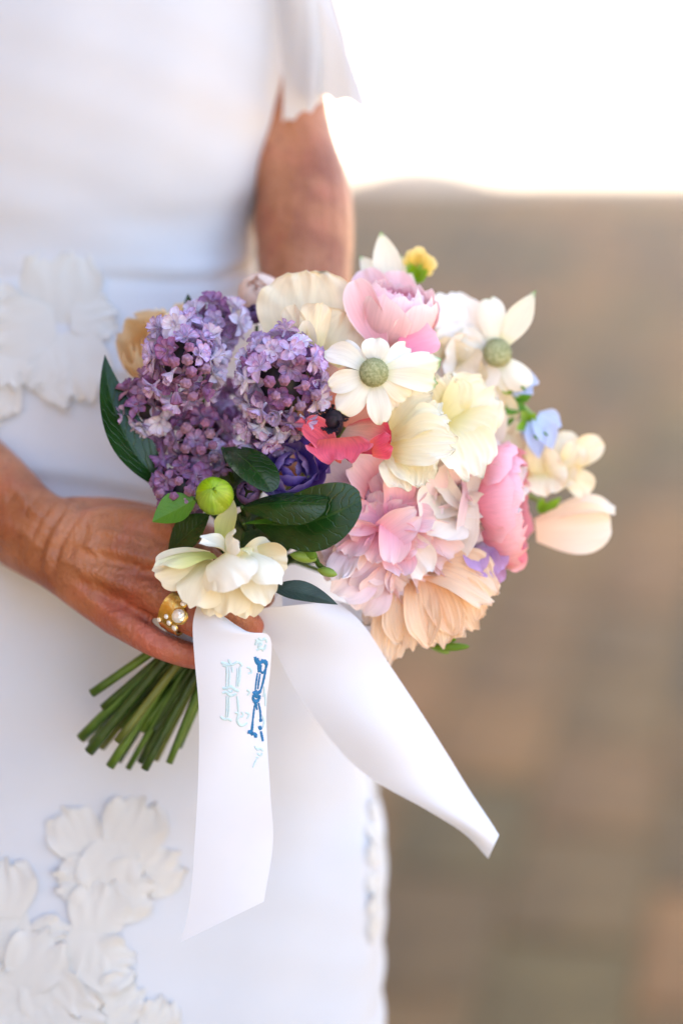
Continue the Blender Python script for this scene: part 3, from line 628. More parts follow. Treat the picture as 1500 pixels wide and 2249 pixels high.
# coral anemone
F = thing("anemone", "coral pink anemone with dark centre under the front daisy-like flower", "flower", P(735, 960, 30), FG)
petal(F, "petal", CORALF, (752, 1004, 20), (652, 930, 4), 78, n=(.2, .6, .8), m=.62, bw=.5, cup=.25, ruf=8, rf=6, jag=.04, crk=1.8, nu=31, nv=20, seed=1)
petal(F, "petal", CORALF, (738, 962, 12), (750, 1014, -2), 150, n=(0, .8, .6), m=.6, bw=.7, cup=.12, ruf=7, rf=6, jag=.06, crk=1.5, nu=31, nv=16, seed=2)
petal(F, "petal", CORAL, (752, 952, 24), (852, 978, 6), 104, n=(-.1, .5, .85), m=.66, bw=.5, cup=.22, ruf=8, rf=6, jag=.03, crk=1.4, nu=31, nv=22, seed=3)
petal(F, "petal", CORALF, (815, 985, 4), (856, 968, -2), 66, n=(-.3, .3, .9), m=.6, bw=.6, cup=-.3, ruf=5, rf=5, jag=.04, nu=21, nv=14, seed=8)
petal(F, "petal", SALMON, (752, 935, 34), (800, 850, 34), 110, n=(0, -.1, 1), m=.6, bw=.5, cup=.15, ruf=3, nu=15, seed=4)
petal(F, "petal", SALMON, (730, 930, 40), (730, 830, 40), 110, n=(0, -.2, 1), m=.6, bw=.5, cup=.15, ruf=3, nu=15, seed=5)
lst = []; rr = rng(12); C = P(732, 926, 20)
vs_, fs_ = tube([C+V(0, -.003, -.006), C+V(0, .001, .004)], [.0055, .0055], 10); lst.append((vs_, fs_))
for k in range(120):
    a = k*2.4; th = R(18+72*((k*.618) % 1)); q = 36*PXM*rr.uniform(.55, 1.2)
    dv = V(math.sin(th)*math.cos(a), math.sin(th)*math.sin(a), math.cos(th)); e = C+dv*q
    lst.append(tube([C+dv*.004, C+dv*q*.7+V(0, 0, .0008), e], [.00022, .0002, .0002], 4)); lst.append(tube([e-dv*.0003, e+dv*.0007], [.0006, .0006], 5))
link("stamen_cluster", tubes_mesh("stamen_cluster", lst, F.location), F, M['anther'])
stem(F, (735, 985, 48), 8)

# pale yellow poppies and white-blush mass on the right
F = thing("poppy", "pale yellow crinkled poppy cup right below the front daisy-like flower", "flower", P(920, 1010, 40), FG)
for k, (b, t, wd, n_, kw) in enumerate([
    ((860, 985, 20), (1000, 975, 2), 120, (.1, .3, 1), dict(cup=.22, bend=.12)), ((880, 990, 24), (905, 1075, 8), 120, (-.1, .5, 1), dict(cup=.2, bend=.12)),
    ((860, 960, 22), (985, 925, 14), 80, (.1, .7, .8), dict(cup=.2, bend=.1)), ((855, 975, 26), (945, 1058, 12), 110, (0, .4, 1), dict(cup=.2, bend=.14)), ((870, 960, 30), (960, 880, 24), 130, (.1, .1, 1), dict(cup=.15))]):
    petal(F, "petal", POPPY_Y, b, t, wd, n=n_, m=.66, bw=.45, ruf=7, rf=8, jag=.04, crk=1.9, ck=17, nu=41, nv=24, seed=k+30, **kw)
stem(F, (880, 1000, 44), 7, 'stem_light')
F = thing("poppy", "large pale yellow open poppy deep in the middle right of the bouquet", "flower", P(1000, 900, 60), FG)
for k, (b, t, wd, n_, kw) in enumerate([
    ((975, 930, 50), (975, 822, 40), 130, (-.1, 0, 1), dict(cup=.1)), ((985, 930, 46), (1080, 850, 44), 150, (.2, 0, 1), dict(cup=.18)), ((985, 930, 44), (1070, 985, 34), 150, (.2, .2, 1), dict(cup=.15, bend=.1)),
    ((980, 925, 48), (1040, 1050, 24), 140, (.2, .3, 1), dict(cup=.2, bend=.12)), ((960, 930, 50), (900, 850, 38), 130, (0, 0, 1), dict(cup=.1)), ((970, 920, 52), (1040, 838, 54), 120, (.1, 0, 1), dict(cup=.1))]):
    petal(F, "petal", POPPY_Y, b, t, wd, n=n_, m=.66, bw=.45, ruf=7, rf=8, jag=.04, crk=1.8, ck=17, nu=41, nv=24, seed=k+40, **kw)
stem(F, (975, 935, 64), 7, 'stem_light')
F = thing("white_peony", "creamy white ruffled peony along the right shoulder behind the yellow poppy", "flower", P(1010, 840, 80), FG)
rr = rng(77)
for k in range(40):
    a = k*2.399; q = 40+135*((k/40)**.6)
    tx = 1005+q*.78*math.cos(a); ty = 862-q*1.22*math.sin(a)
    if tx < 925: tx = 925+rr.uniform(0, 25)
    tx = min(tx, 990+max(0, ty-32-655)*.6)
    petal(F, "petal", WBLUSH if k % 3 else CREAM, (1000+rr.uniform(-10, 10), 800+rr.uniform(-15, 15), 84), (tx, ty-32, 60+.2*q), rr.uniform(95, 140), n=(-.35*math.cos(a)+.2, -.35*math.sin(a)+.1, 1), m=.68, bw=.5, cup=.16, bend=.12, ruf=4, rf=5, jag=.02, crk=.8, nu=19, nv=15, seed=k)
stem(F, (995, 860, 90), 9)

# peonies
def peony(label, c, axis, rx, ry, rz, N, mats, seed, guard, stembase, th_max=100, big=1.):
    F = thing("peony", label, "peony", P(*stembase), FG); rr = rng(seed)
    Z = V(*axis).normalized(); X = V(1, 0, 0); X = (X-Z*X.dot(Z)).normalized(); Y = Z.cross(X); C = P(*c); s = PXM*(1+c[2]/1400)
    for k in range(N):
        u = (k+.5)/N; th = R(8+(th_max-8)*u**.75); a = k*2.39996+rr.uniform(-.2, .2)
        d = Z*math.cos(th)+(X*math.cos(a)+Y*math.sin(a))*math.sin(th)
        k_ = rr.uniform(.80, 1.04)
        q = C+(RT*(d.dot(RT)*rx)+UP*(d.dot(UP)*ry)+FWD*(d.dot(FWD)*rz))*s*k_
        tg = (X*math.cos(a)+Y*math.sin(a))*math.cos(th)-Z*math.sin(th)              # away from the axis, along the dome
        tg = (Matrix.Rotation(rr.uniform(-.9, .9), 3, d) @ tg); L_ = rr.uniform(62, 105)*s*big
        lift = rr.uniform(.25, .75)
        base = q-tg*L_*.55-d*L_*.55; tip = q+tg*L_*.45+d*L_*lift*.5
        n_ = d*.9+tg*(-.35)+Vector((rr.uniform(-.2, .2), rr.uniform(-.2, .2), rr.uniform(-.2, .2)))
        mt = mats(u, a, rr); wd = rr.uniform(74, 120)*(.7+.6*u)*big
        petal(F, "petal", mt, base, tip, wd, n=n_, raw=True, m=.7, bw=.35, cup=rr.uniform(.1, .34), bend=rr.uniform(-.12, .14), curl=rr.uniform(-.05, .25), ruf=rr.uniform(3.5, 7), rf=6, jag=rr.uniform(.01, .05), crk=rr.uniform(.6, 1.4), ck=14, nu=17, nv=13, seed=seed*100+k)
    for k, (b, t, wd, n_) in enumerate(guard):
        petal(F, "guard_petal", mats(1, 0, rr), b, t, wd, n=n_, m=.68, bw=.45, cup=.2, bend=.10, ruf=5, rf=5, jag=.03, crk=1.2, ck=12, nu=19, nv=16, seed=seed*100+k+70)
    stem(F, stembase, 11)
    return F
peony("blush pink frilly peony in the lower middle, right of the dark glossy leaves", (842, 1170, 46), (.05, .12, 1), 128, 138, 95, 64,
      lambda u, a, rr: (BLUSHP if u < .34 or rr.random() < .12 else BLUSH) if math.sin(a) > -.3 or u < .2 else (BLUSH if rr.random() < .8 else WBLUSH), 5,
      [((800, 1110, 50), (705, 1020, 40), 130, (-.2, .3, 1)), ((820, 1230, 40), (735, 1305, 26), 110, (-.1, -.2, 1)), ((840, 1250, 36), (790, 1345, 34), 100, (0, -.2, 1)), ((780, 1200, 30), (742, 1275, 12), 70, (-.4, 0, 1)), ((820, 1080, 40), (770, 1010, 18), 110, (-.1, .5, 1)), ((800, 1180, 40), (700, 1210, 30), 120, (-.3, 0, 1)), ((930, 1190, 40), (1010, 1240, 44), 90, (.3, -.2, 1))], (850, 1200, 75))
peony("paler white-pink peony to the right of the frilly one, beside the pink ranunculus", (1000, 1100, 62), (.2, .1, 1), 98, 94, 78, 26, lambda u, a, rr: WBLUSH if rr.random() < .45 else BLUSH, 6,
      [((980, 1100, 50), (935, 1165, 26), 150, (-.1, -.3, 1)), ((1000, 1090, 56), (1085, 1065, 56), 120, (.2, .3, 1)), ((990, 1100, 50), (1040, 1165, 42), 140, (.1, -.3, 1)), ((980, 1090, 50), (950, 1030, 30), 130, (-.1, .3, 1)), ((960, 1150, 50), (1000, 1232, 50), 60, (.1, -.2, 1))], (1000, 1130, 90), big=1.5)

# right side: pink ranunculus from the side, violet, sweet peas, blue
rosette("pink_ranunculus", "bright pink ranunculus seen from its side at the right edge of the bouquet", (1108, 1114, 62), (1, .02, .2), 126, [(4, .5, 140, 20, 60), (5, .75, 140, 35, 52), (6, .92, 140, 48, 44), (7, 1.04, 140, 62, 38)], PINK_D, 33, (1050, 1130, 95), flare=.12, ruf=4, sz=.52, jag=.05)
F = bpy.data.objects["pink_ranunculus.001"]
petal(F, "petal", PINK, (1085, 1150, 66), (1125, 1245, 62), 70, n=(-.5, .1, 1), m=.6, cup=.2, bend=.1, seed=9)
petal(F, "petal", PINK_D, (1110, 1180, 68), (1140, 1255, 70), 52, n=(.2, 0, 1), m=.6, cup=.2, bend=.1, seed=10)
petal(F, "petal", PINK, (1090, 1170, 62), (1062, 1178, 58), 60, n=(-.3, .2, 1), m=.55, cup=.2, bend=.1, seed=11)
F = thing("freesia", "light purple freesia at the lower right, tucked under the pink ranunculus", "flower", P(1040, 1200, 80), FG)
for k, (b, t, wd) in enumerate([((1020, 1190, 74), (1075, 1262, 62), 82), ((1010, 1190, 74), (1040, 1250, 58), 70), ((1030, 1185, 74), (1100, 1240, 66), 76), ((1000, 1190, 78), (1000, 1240, 66), 62), ((1020, 1195, 80), (1092, 1276, 74), 70)]):
    petal(F, "petal", VIOLET_L, (b[0]+24, b[1]+8, b[2]-27), (b[0]+24+(t[0]-b[0])*.82, b[1]+8+(t[1]-b[1])*.95, t[2]-24), wd*.8, n=(.1, -.2, 1), m=.6, bw=.5, cup=.25, bend=.1, ruf=3, seed=k)
stem(F, (1010, 1190, 84), 6)
def sweetpea(label, stembase, plist, mat=CREAM, mid=None):
    F = thing("sweet_pea", label, "flower", P(*stembase), FG)
    for k, (b, t, wd, n_) in enumerate(plist):
        petal(F, "petal", mat, b, t, wd, n=n_, m=.64, bw=.45, cup=.18, bend=.08, ruf=5, rf=5, crk=1.4, ck=8, nu=17, nv=14, seed=int(t[0])+k)
    return F
F = sweetpea("cream sweet pea just below the blue bell, left of the outermost one", (1180, 1050, 100), [((1190, 1050, 98), (1130, 925, 96), 100, (-.1, .2, 1)), ((1195, 1055, 92), (1215, 955, 96), 120, (.1, .2, 1)), ((1190, 1040, 90), (1200, 1090, 80), 90, (0, .4, 1)), ((1200, 1040, 88), (1240, 1020, 84), 90, (.2, .3, 1)), ((1180, 1030, 96), (1100, 975, 98), 90, (-.2, .1, 1))]); stem(F, (1180, 1060, 104), 5)
F = sweetpea("cream sweet pea with knobbly lobes sticking out farthest to the right", (1235, 1040, 104), [((1235, 1030, 100), (1245, 945, 98), 60, (.1, .1, 1)), ((1240, 1025, 98), (1322, 965, 96), 62, (.1, .2, 1)), ((1240, 1035, 94), (1298, 1082, 94), 62, (.2, -.1, 1)), ((1238, 1025, 92), (1275, 975, 90), 60, (.3, .2, 1)), ((1230, 1045, 92), (1262, 1060, 84), 60, (.1, .1, 1))]); stem(F, (1225, 1045, 108), 5)
F = sweetpea("peach-cream sweet pea drooping at the lower right edge below the cream ones", (1195, 1120, 100), [((1186, 1136, 98), (1354, 1120, 88), 58, (.05, .7, .7)), ((1176, 1164, 96), (1344, 1150, 90), 116, (0, -.15, 1))], PEACHC)
petal(F, "sepal", GREENP, (1192, 1128, 94), (1232, 1092, 92), 24, p=1.5, m=.4, bw=.5, cup=.2); petal(F, "sepal", GREENP, (1190, 1128, 96), (1190, 1092, 96), 24, p=1.5, m=.4, bw=.5, cup=.2)
tubepart(F, "stem", [(1195, 1122, 100), (1160, 1090, 108), (1000, 1100, 110), (760, 1150, 86), (580, 1212, 64)], [6, 6, 6, 6, 6], M['stem_light'])
def bluebell(label, top, plist, stempts):
    F = thing("blue_blossom", label, "flower", P(*top), FG)
    for k, (b, t, wd, n_) in enumerate(plist):
        o = petal(F, "petal", BLUE, b, t, wd*.86, n=n_, m=.52, bw=.5, p=1.7, cup=.3, bend=.08, curl=-.12, ruf=3, seed=k)
    for k, (x, y, d) in enumerate([(plist[0][1][0]*.5+plist[0][0][0]*.5, plist[0][1][1]*.5+plist[0][0][1]*.5, plist[0][0][2]-12), (plist[1][1][0]*.55+plist[1][0][0]*.45, plist[1][1][1]*.55+plist[1][0][1]*.45, plist[1][0][2]-10)]):
        v, f = tube([P(x-3, y-3, d), P(x+3, y+3, d)], [3.4*PXM, 2.4*PXM], 7); link("green_spot", tubes_mesh("green_spot", [(v, f)], F.location), F, M['leaf_fresh'])
    tubepart(F, "stem", stempts, [6]*len(stempts), M['stem_light'])
    for k, (t) in enumerate([(top[0]-32, top[1]+18), (top[0]-20, top[1]-24), (top[0]+10, top[1]-18)]):
        petal(F, "sepal", GREENP, (top[0]-4, top[1]+4, top[2]-4), (t[0], t[1], top[2]-10), 26, p=1.5, m=.4, bw=.5, cup=.15, seed=k)
    return F
bluebell("pale blue nodding blossom hanging left of the outermost cream sweet pea", (1165, 925, 92), [((1172, 918, 88), (1182, 1005, 82), 56, (-.1, 0, 1)), ((1178, 915, 86), (1215, 985, 82), 60, (.2, 0, 1)), ((1180, 914, 90), (1234, 935, 88), 54, (.2, .4, 1)), ((1175, 915, 94), (1160, 985, 92), 50, (-.4, 0, 1))], [(1170, 915, 92), (1135, 885, 94), (1085, 890, 98), (900, 1000, 110), (580, 1210, 66)])
bluebell("pale blue blossom half hidden under the right daisy-like flower", (1130, 845, 88), [((1128, 845, 86), (1170, 862, 80), 52, (0, .4, 1)), ((1125, 835, 88), (1182, 838, 82), 60, (.1, .2, 1)), ((1120, 835, 88), (1135, 870, 84), 50, (0, 0, 1))], [(1128, 850, 90), (1135, 885, 94), (1085, 892, 100), (900, 1000, 112), (580, 1214, 68)])
F = thing("green_sprig", "small fresh green leaflets beside the blue blossoms on the right", "leaf", P(1110, 895, 90), "green sprigs")
for k, (b, t, wd) in enumerate([((1150, 890, 88), (1088, 905, 84), 30), ((1140, 880, 90), (1168, 862, 86), 22), ((1130, 900, 90), (1095, 945, 88), 26), ((1150, 905, 88), (1128, 868, 90), 20)]):
    petal(F, "leaflet", M['leaf_fresh'], b, t, wd, p=1.5, m=.45, bw=.3, cup=.1, fold=.1, seed=k)
tubepart(F, "stalk", [(1152, 898, 90), (1100, 900, 96), (900, 1010, 112), (590, 1216, 68)], [4, 4, 4, 4], M['stem_light'])

# peach poppy at the bottom
F = thing("peach_poppy", "large crinkled peach poppy hanging at the bottom of the bouquet", "flower", P(850, 1290, 60), FG)
for k, (b, t, wd, n_, kw) in enumerate([
    ((925, 1240, 46), (1086, 1318, 36), 130, (.1, .5, .8), dict(cup=.22, bend=.16, crk=2.6)), ((905, 1245, 50), (850, 1455, 46), 88, (-.3, .1, 1), dict(cup=.2, bend=.12, crk=3, curl=-.03)),
    ((910, 1245, 46), (905, 1425, 40), 130, (-.1, .1, 1), dict(cup=.2, bend=.16, crk=3.4)), ((920, 1245, 44), (970, 1420, 38), 130, (0, .1, 1), dict(cup=.2, bend=.16, crk=3.4)), ((925, 1245, 46), (1040, 1385, 42), 130, (.1, .1, 1), dict(cup=.18, bend=.14, crk=3.2)),
    ((900, 1260, 54), (818, 1390, 54), 90, (-.4, .1, 1), dict(cup=.15, bend=.1, crk=2.4)), ((925, 1255, 64), (1060, 1350, 62), 130, (.1, .1, 1), dict(cup=.1, bend=.05, crk=2.2))]):
    petal(F, "petal", PEACH, b, t, wd, n=n_, m=.68, bw=.4, ruf=5, rf=7, jag=.035, ck=24, nu=55, nv=24, seed=k+60, **kw)
stem(F, (905, 1250, 66), 7, 'stem_light')
# freesia bud sprigs
def budsprig(label, stalk, buds):
    F = thing("freesia_bud_sprig", label, "buds", P(*stalk[-1]), "green sprigs")
    tubepart(F, "stalk", stalk, [6]*len(stalk), M['stem'], n=20)
    for k, (b, t, wd) in enumerate(buds):
        v = P(*t)-P(*b); pts = [P(*b)+v*q for q in (0, .15, .4, .7, .92, 1)]
        vv, ff = tube(pts, [wd*PXM*.5*q for q in (.45, .8, 1, .9, .55, .25)], 9, n=14); link("bud", tubes_mesh("bud", [(vv, ff)], F.location), F, GREENP if k % 2 else M['stem_light'])
    return F
budsprig("green bud spray sticking out under the peach poppy", [(955, 1412, 52), (930, 1380, 58), (820, 1300, 80), (600, 1215, 66)], [((950, 1412, 52), (1004, 1388, 46), 17), ((955, 1422, 50), (1028, 1420, 46), 20), ((945, 1418, 54), (985, 1434, 50), 16), ((970, 1405, 54), (1000, 1405, 50), 14)])
budsprig("green bud spray zigzagging between the glossy leaves and the peony", [(725, 1258, 10), (700, 1240, 14), (690, 1222, 18), (655, 1205, 26), (600, 1170, 40)], [((690, 1228, 12), (640, 1218, 10), 26), ((660, 1210, 16), (694, 1222, 8), 28), ((702, 1252, 8), (738, 1262, 4), 22), ((625, 1185, 28), (600, 1172, 26), 20)])

# violet lisianthus and dark buds in the middle
rosette("lisianthus", "deep violet open flower right below the rounded lilac head", (640, 1030, 24), (.1, .2, 1), 78, [(3, .30, 150, 18, 60), (3, .48, 150, 30, 60), (4, .68, 150, 44, 56), (5, .9, 150, 58, 52)], VIOLET, 44, (640, 1060, 50), flare=.3, ruf=3)
rosette("dark_bud", "small dusky purple bud between green bud and violet flower", (546, 1082, 18), (-.1, .1, 1), 27, [(3, .8, 150, 15, 60), (4, 1, 150, 28, 55)], SEPAL_P, 45, (550, 1110, 34), sr=6, ruf=.5, flare=.02, cat="bud")
rosette("dark_bud", "tiny dark purple bud peeping out left of the cream sweet pea", (560, 690, 60), (-.3, .6, .8), 22, [(3, .8, 150, 15, 60), (4, 1, 150, 28, 55)], SEPAL_P, 46, (565, 715, 66), sr=6, ruf=.5, flare=.02, cat="bud")
# lime bud
F = rosette("green_bud", "round glossy lime green bud below the lilacs, above the gardenia", (472, 1089, -8), (-.1, .35, .9), 43, [(3, .95, 165, -8, 70), (3, 1.0, 165, 10, 58)], SEPAL, 47, (480, 1125, 8), sr=9, ruf=.4, flare=-.06, cat="bud")
petal(F, "sepal", GARD_G, (482, 1205, -4), (514, 1098, -4), 62, n=(-.65, .1, .8), m=.5, bw=.5, p=1.6, cup=.3, bend=-.1, nu=13, nv=14, seed=2)

# gardenia
F = thing("gardenia", "creamy white waxy gardenia in front of the hand, above the ribbon", "flower", P(505, 1230, 20), FG)
G = [ # base, tip, width, normal, material, extra
 ((470, 1232, 6), (340, 1262, -8), 96, (-.1, .35, 1), GARD_Y, dict(bend=.12, cup=-.16, m=.7)),
 ((475, 1222, 0), (345, 1242, -14), 60, (-.1, .9, .5), GARD_G, dict(bend=.1, cup=-.10, m=.6)),
 ((480, 1236, 2), (418, 1332, -16), 108, (-.2, .2, 1), GARD_Y, dict(bend=.16, cup=-.15, m=.62)),
 ((505, 1238, 0), (462, 1354, -10), 84, (0, .1, 1), GARD_Y, dict(bend=.1, cup=-.1, m=.6)),
 ((510, 1240, -2), (505, 1352, -14), 100, (0, .1, 1), GARD_Y, dict(bend=.14, cup=-.12, m=.6)),
 ((530, 1240, 0), (548, 1358, -6), 86, (.1, .1, 1), GARD_Y, dict(bend=.12, cup=.12, m=.6)),
 ((535, 1235, -6), (586, 1328, -14), 84, (.3, .2, 1), GARD, dict(bend=.10, cup=.2, m=.55)),
 ((478, 1225, -12), (540, 1282, -34), 116, (-.1, .55, 1), GARD, dict(bend=.14, cup=-.14, m=.6)),
 ((500, 1232, -12), (482, 1300, -30), 90, (-.3, .3, 1), GARD_Y, dict(bend=.16, cup=-.15, m=.6)),
 ((528, 1222, -12), (616, 1282, -24), 74, (.2, .65, .8), GARD, dict(bend=.14, cup=-.10, m=.6)),
 ((555, 1222, 2), (632, 1238, 0), 84, (.2, -.1, 1), GARD_Y, dict(bend=.06, cup=.22, m=.62)),
 ((535, 1225, 0), (600, 1200, 4), 60, (.1, .2, 1), GARD_Y, dict(bend=.06, cup=.2, m=.62)),
 ((508, 1222, -4), (438, 1186, -14), 50, (0, .8, .7), GARD, dict(bend=.12, cup=.2, m=.6)),
 ((500, 1222, -8), (520, 1182, -20), 92, (.1, .6, .8), GARD, dict(bend=.14, cup=-.18, m=.5)),
 ((520, 1222, -10), (552, 1214, -26), 40, (.1, .8, .6), GARD_G, dict(bend=.2, cup=-.2, m=.5))]
for k, (b, t, wd, n_, mt, kw) in enumerate(G):
    petal(F, "petal", mt, b, t, wd, n=n_, bw=.5, ruf=5.0, rf=4.5, jag=.025, nu=21, nv=19, seed=k+3, **kw)
stem(F, (505, 1232, 26), 9)

# leaves
def leaf(label, b, t, wd, n=(0, 0, 1), mat='leaf', petiole=None, name="leaf", **kw):
    F = thing(name, label, "leaf", P(*b), "leaves in the bouquet")
    k = dict(m=.5, bw=.12, p=1.7, cup=.02, fold=.12, nu=15, nv=18); k.update(kw)
    petal(F, "blade", M[mat], b, t, wd, n=n, **k)
    pe = petiole or (b[0]*.6+560*.4, b[1]*.6+1215*.4, 50)
    tubepart(F, "petiole", [b, ((b[0]+pe[0])/2, (b[1]+pe[1])/2, (b[2]+pe[2])/2), pe], [5, 5, 6], M['stem_dark'])
    return F
leaf("long narrow dark leaf curving up the left side of the bouquet against the dress", (378, 1085, 42), (231, 778, 44), 92, n=(.35, .2, .9), bend=.04, side=-.13, m=.42, fold=.14, nv=24)
leaf("dark leaf with a pale rim tucked under the violet flower", (490, 985, 26), (600, 1082, -10), 92, n=(.25, .55, .8), bend=.10, cup=-.08, m=.6, p=2)
leaf("folded glossy green leaf in front of the broad one, tip to the right", (532, 1114, 8), (720, 1108, -14), 96, n=(.05, .62, .8), bend=.05, m=.66, p=2, fold=-.08, cup=-.12)
leaf("broad dark glossy leaf overlapping the edge of the blush peony", (560, 1148, 14), (796, 1096, -8), 142, n=(-.05, .15, 1), m=.62, p=2, bend=.06, side=.10, fold=.06, nu=19, nv=22)
leaf("slim green leaf edge just under the folded glossy leaf", (535, 1150, 8), (632, 1146, -2), 26, n=(0, .9, .5), mat='leaf_fresh', m=.5)
leaf("grey-green pointed leaf lying over the top of the ribbon", (592, 1290, 6), (742, 1328, -4), 60, n=(.1, .75, .8), mat='leaf_grey', m=.42, bend=.05, fold=.10, petiole=(560, 1260, 30))
leaf("bright green small leaf left of the lime bud, over the hand", (430, 1096, 12), (335, 1146, 10), 78, n=(-.2, .5, 1), mat='leaf_fresh', m=.45)
leaf("dark upright leaf between the hand and the gardenia", (372, 1212, 24), (462, 1128, 12), 76, n=(-.4, .3, 1), m=.5)
leaf("dark leaf in the shade behind the gardenia, under the broad leaf", (560, 1220, 34), (640, 1140, 30), 90, m=.55)
leaf("green leaf in shade right of the lime bud stalk", (520, 1215, 30), (560, 1110, 26), 80, n=(.3, .3, 1), m=.55)
leaf("tiny dark leaf tip poking up over the left lilac", (420, 720, 66), (413, 645, 66), 30, m=.45, petiole=(470, 900, 80))
leaf("dark leaf in the shadow between the lower lilac and the violet flower", (470, 1110, 46), (590, 1010, 42), 110, n=(0, .2, 1), m=.55)

# ------------------------------------------------------------------ ribbon
def strip(name, F, Le, Re, mat, n=60, nu=13, camber=0., wob=0., seed=0):
    a = catmull(Le, n); b = catmull(Re, n); rr = rng(seed); ph = [rr.uniform(0, 6.28) for _ in range(4)]
    pts = np.zeros((n, nu, 3))
    for j in range(n):
        for i in range(nu):
            u = i/(nu-1); q = a[j]*(1-u)+b[j]*u
            d = q[2]-camber*4*u*(1-u)+wob*math.sin(j/n*7+ph[0]+u*2.5)+.5*wob*math.sin(j/n*15+ph[1]-u*3)
            pts[j, i] = P(q[0], q[1], d)
    return link(name, gridmesh(name, pts, F.matrix_basis.translation), F, mat), pts
RB = thing("satin_ribbon", "white satin ribbon with blue embroidered monogram, tied round the stems", "ribbon", P(520, 1370, 10))
o1, rp = strip("tail", RB, [(436, 1318, 2), (424, 1372, -4), (428, 1450, -2), (437, 1560, 4), (436, 1700, 10), (428, 1850, 16), (418, 1975, 22), (398, 2069, 26)],
      [(470, 1338, 0), (540, 1385, -2), (592, 1398, 0), (594, 1470, 4), (585, 1570, 10), (594, 1740, 12), (600, 1850, 20), (580, 1980, 26)], M['ribbon'], n=90, nu=21, camber=3, wob=1.5, seed=1)
o2, rp2 = strip("tail", RB, [(560, 1338, 22), (600, 1420, 30), (655, 1525, 40), (735, 1635, 48), (815, 1710, 52), (935, 1778, 54), (1020, 1832, 56), (1072, 1886, 58)],
      [(740, 1320, 30), (800, 1375, 36), (862, 1470, 44), (918, 1555, 50), (978, 1650, 56), (1030, 1735, 58), (1070, 1795, 58), (1095, 1834, 58)], M['ribbon'], n=70, nu=17, camber=8, wob=3, seed=2)
strip("loop", RB, [(590, 1345, 34), (680, 1368, 38), (770, 1372, 46), (820, 1372, 48), (780, 1330, 62), (620, 1300, 60)], [(590, 1400, 36), (690, 1412, 42), (780, 1404, 50), (832, 1396, 50), (790, 1365, 64), (620, 1360, 62)], M['ribbon'], n=60, nu=17, camber=0, wob=1, seed=4)
# the wrap round the stems, under the fingers
v, f = tube([P(420, 1435, 50), P(480, 1365, 50), P(545, 1260, 54)], [.0195, .019, .021], 28, n=24, caps=False)
rr = rng(2); v = [x+0.0006*np.array([math.sin(i*.37), math.cos(i*.21), math.sin(i*.11)]) for i, x in enumerate(v)]
link("wrap", tubes_mesh("wrap", [(v, f[:-2])], RB.location), RB, M['ribbon'])
# embroidery: strokes laid on the tail, raised a little; coordinates read off the photograph
bv = BVHTree.FromPolygons([Vector(x) for x in rp.reshape(-1, 3)], [(j*21+i, j*21+i+1, (j+1)*21+i+1, (j+1)*21+i) for j in range(89) for i in range(20)])
def on(bvh, px, py, lift=.0004):
    d = (P(px, py, 0)-CAMP).normalized(); h = bvh.ray_cast(CAMP, d)
    return (h[0]-d*lift, h[1], h[2]) if h[0] is not None else None
def stitch(name, strokes, mat):
    lst = []
    for wd, pts in strokes:
        q = catmull([(440+x/7.03, 1380+y/7.03) for x, y in pts], max(6, len(pts)*5)); w3 = [on(bv, a, b) for a, b in q]; w3 = [x[0] for x in w3 if x]
        if len(w3) > 2:
            w_ = np.array([tuple(x) for x in w3]); T_ = np.gradient(w_, axis=0); T_ /= np.linalg.norm(T_, axis=1)[:, None]+1e-12; sd = np.cross(T_, np.array(FWD)); sd /= np.linalg.norm(sd, axis=1)[:, None]+1e-12
            vv, ff = [], []
            for k in range(len(w_)):
                ww = wd*PXM*.86*(.75+.25*math.sin(math.pi*k/(len(w_)-1)))*(1+.12*math.sin(k*2.1))
                for c_, z_ in ((-1, .0003), (-.5, -.00005), (0, -.00012), (.5, -.00005), (1, .0003)): vv.append(w_[k]+sd[k]*c_*ww+np.array(FWD)*z_)
            for k in range(len(w_)-1): ff += [(k*5+i, k*5+i+1, k*5+i+6, k*5+i+5) for i in range(4)]
            lst.append((vv, ff))
    if lst:
        return link(name, tubes_mesh(name, lst, RB.location), RB, mat)
stitch("embroidered_letter", [(5, [(845, 440), (858, 500), (905, 535), (985, 505), (1022, 540), (1010, 610)]), (7, [(868, 460), (880, 520), (930, 545)]), (7, [(905, 535), (905, 600), (910, 680)]), (5, [(940, 490), (990, 520), (1015, 560)]),
    (2.6, [(885, 690), (868, 800), (850, 960)]), (2.6, [(925, 700), (905, 820), (890, 940)]), (3.6, [(1018, 560), (1000, 680), (965, 840), (925, 980)]), (3, [(945, 570), (930, 640), (960, 690), (1000, 640)]),
    (6.5, [(810, 1000), (850, 985), (890, 990), (930, 960)]), (5, [(820, 1030), (815, 1090), (860, 1130), (905, 1080), (915, 1030)]), (6, [(815, 1115), (860, 1120), (905, 1105)]), (5, [(840, 1130), (855, 1180), (860, 1210)]), (4, [(895, 1000), (870, 1060), (830, 1010)]),
    (3, [(838, 1190), (822, 1320), (808, 1450)]), (4, [(808, 1440), (800, 1530), (790, 1620)]), (6, [(735, 1600), (780, 1605), (815, 1650)]), (5.5, [(820, 1620), (850, 1650), (850, 1690)]), (3, [(860, 1200), (880, 1260)]),
    (3.2, [(900, 1150), (925, 1290), (930, 1440)]), (5, [(925, 1400), (935, 1445)]), (5.5, [(908, 1510), (935, 1570)]), (3.6, [(935, 1590), (950, 1660), (968, 1745)])], M['thread_blue'])
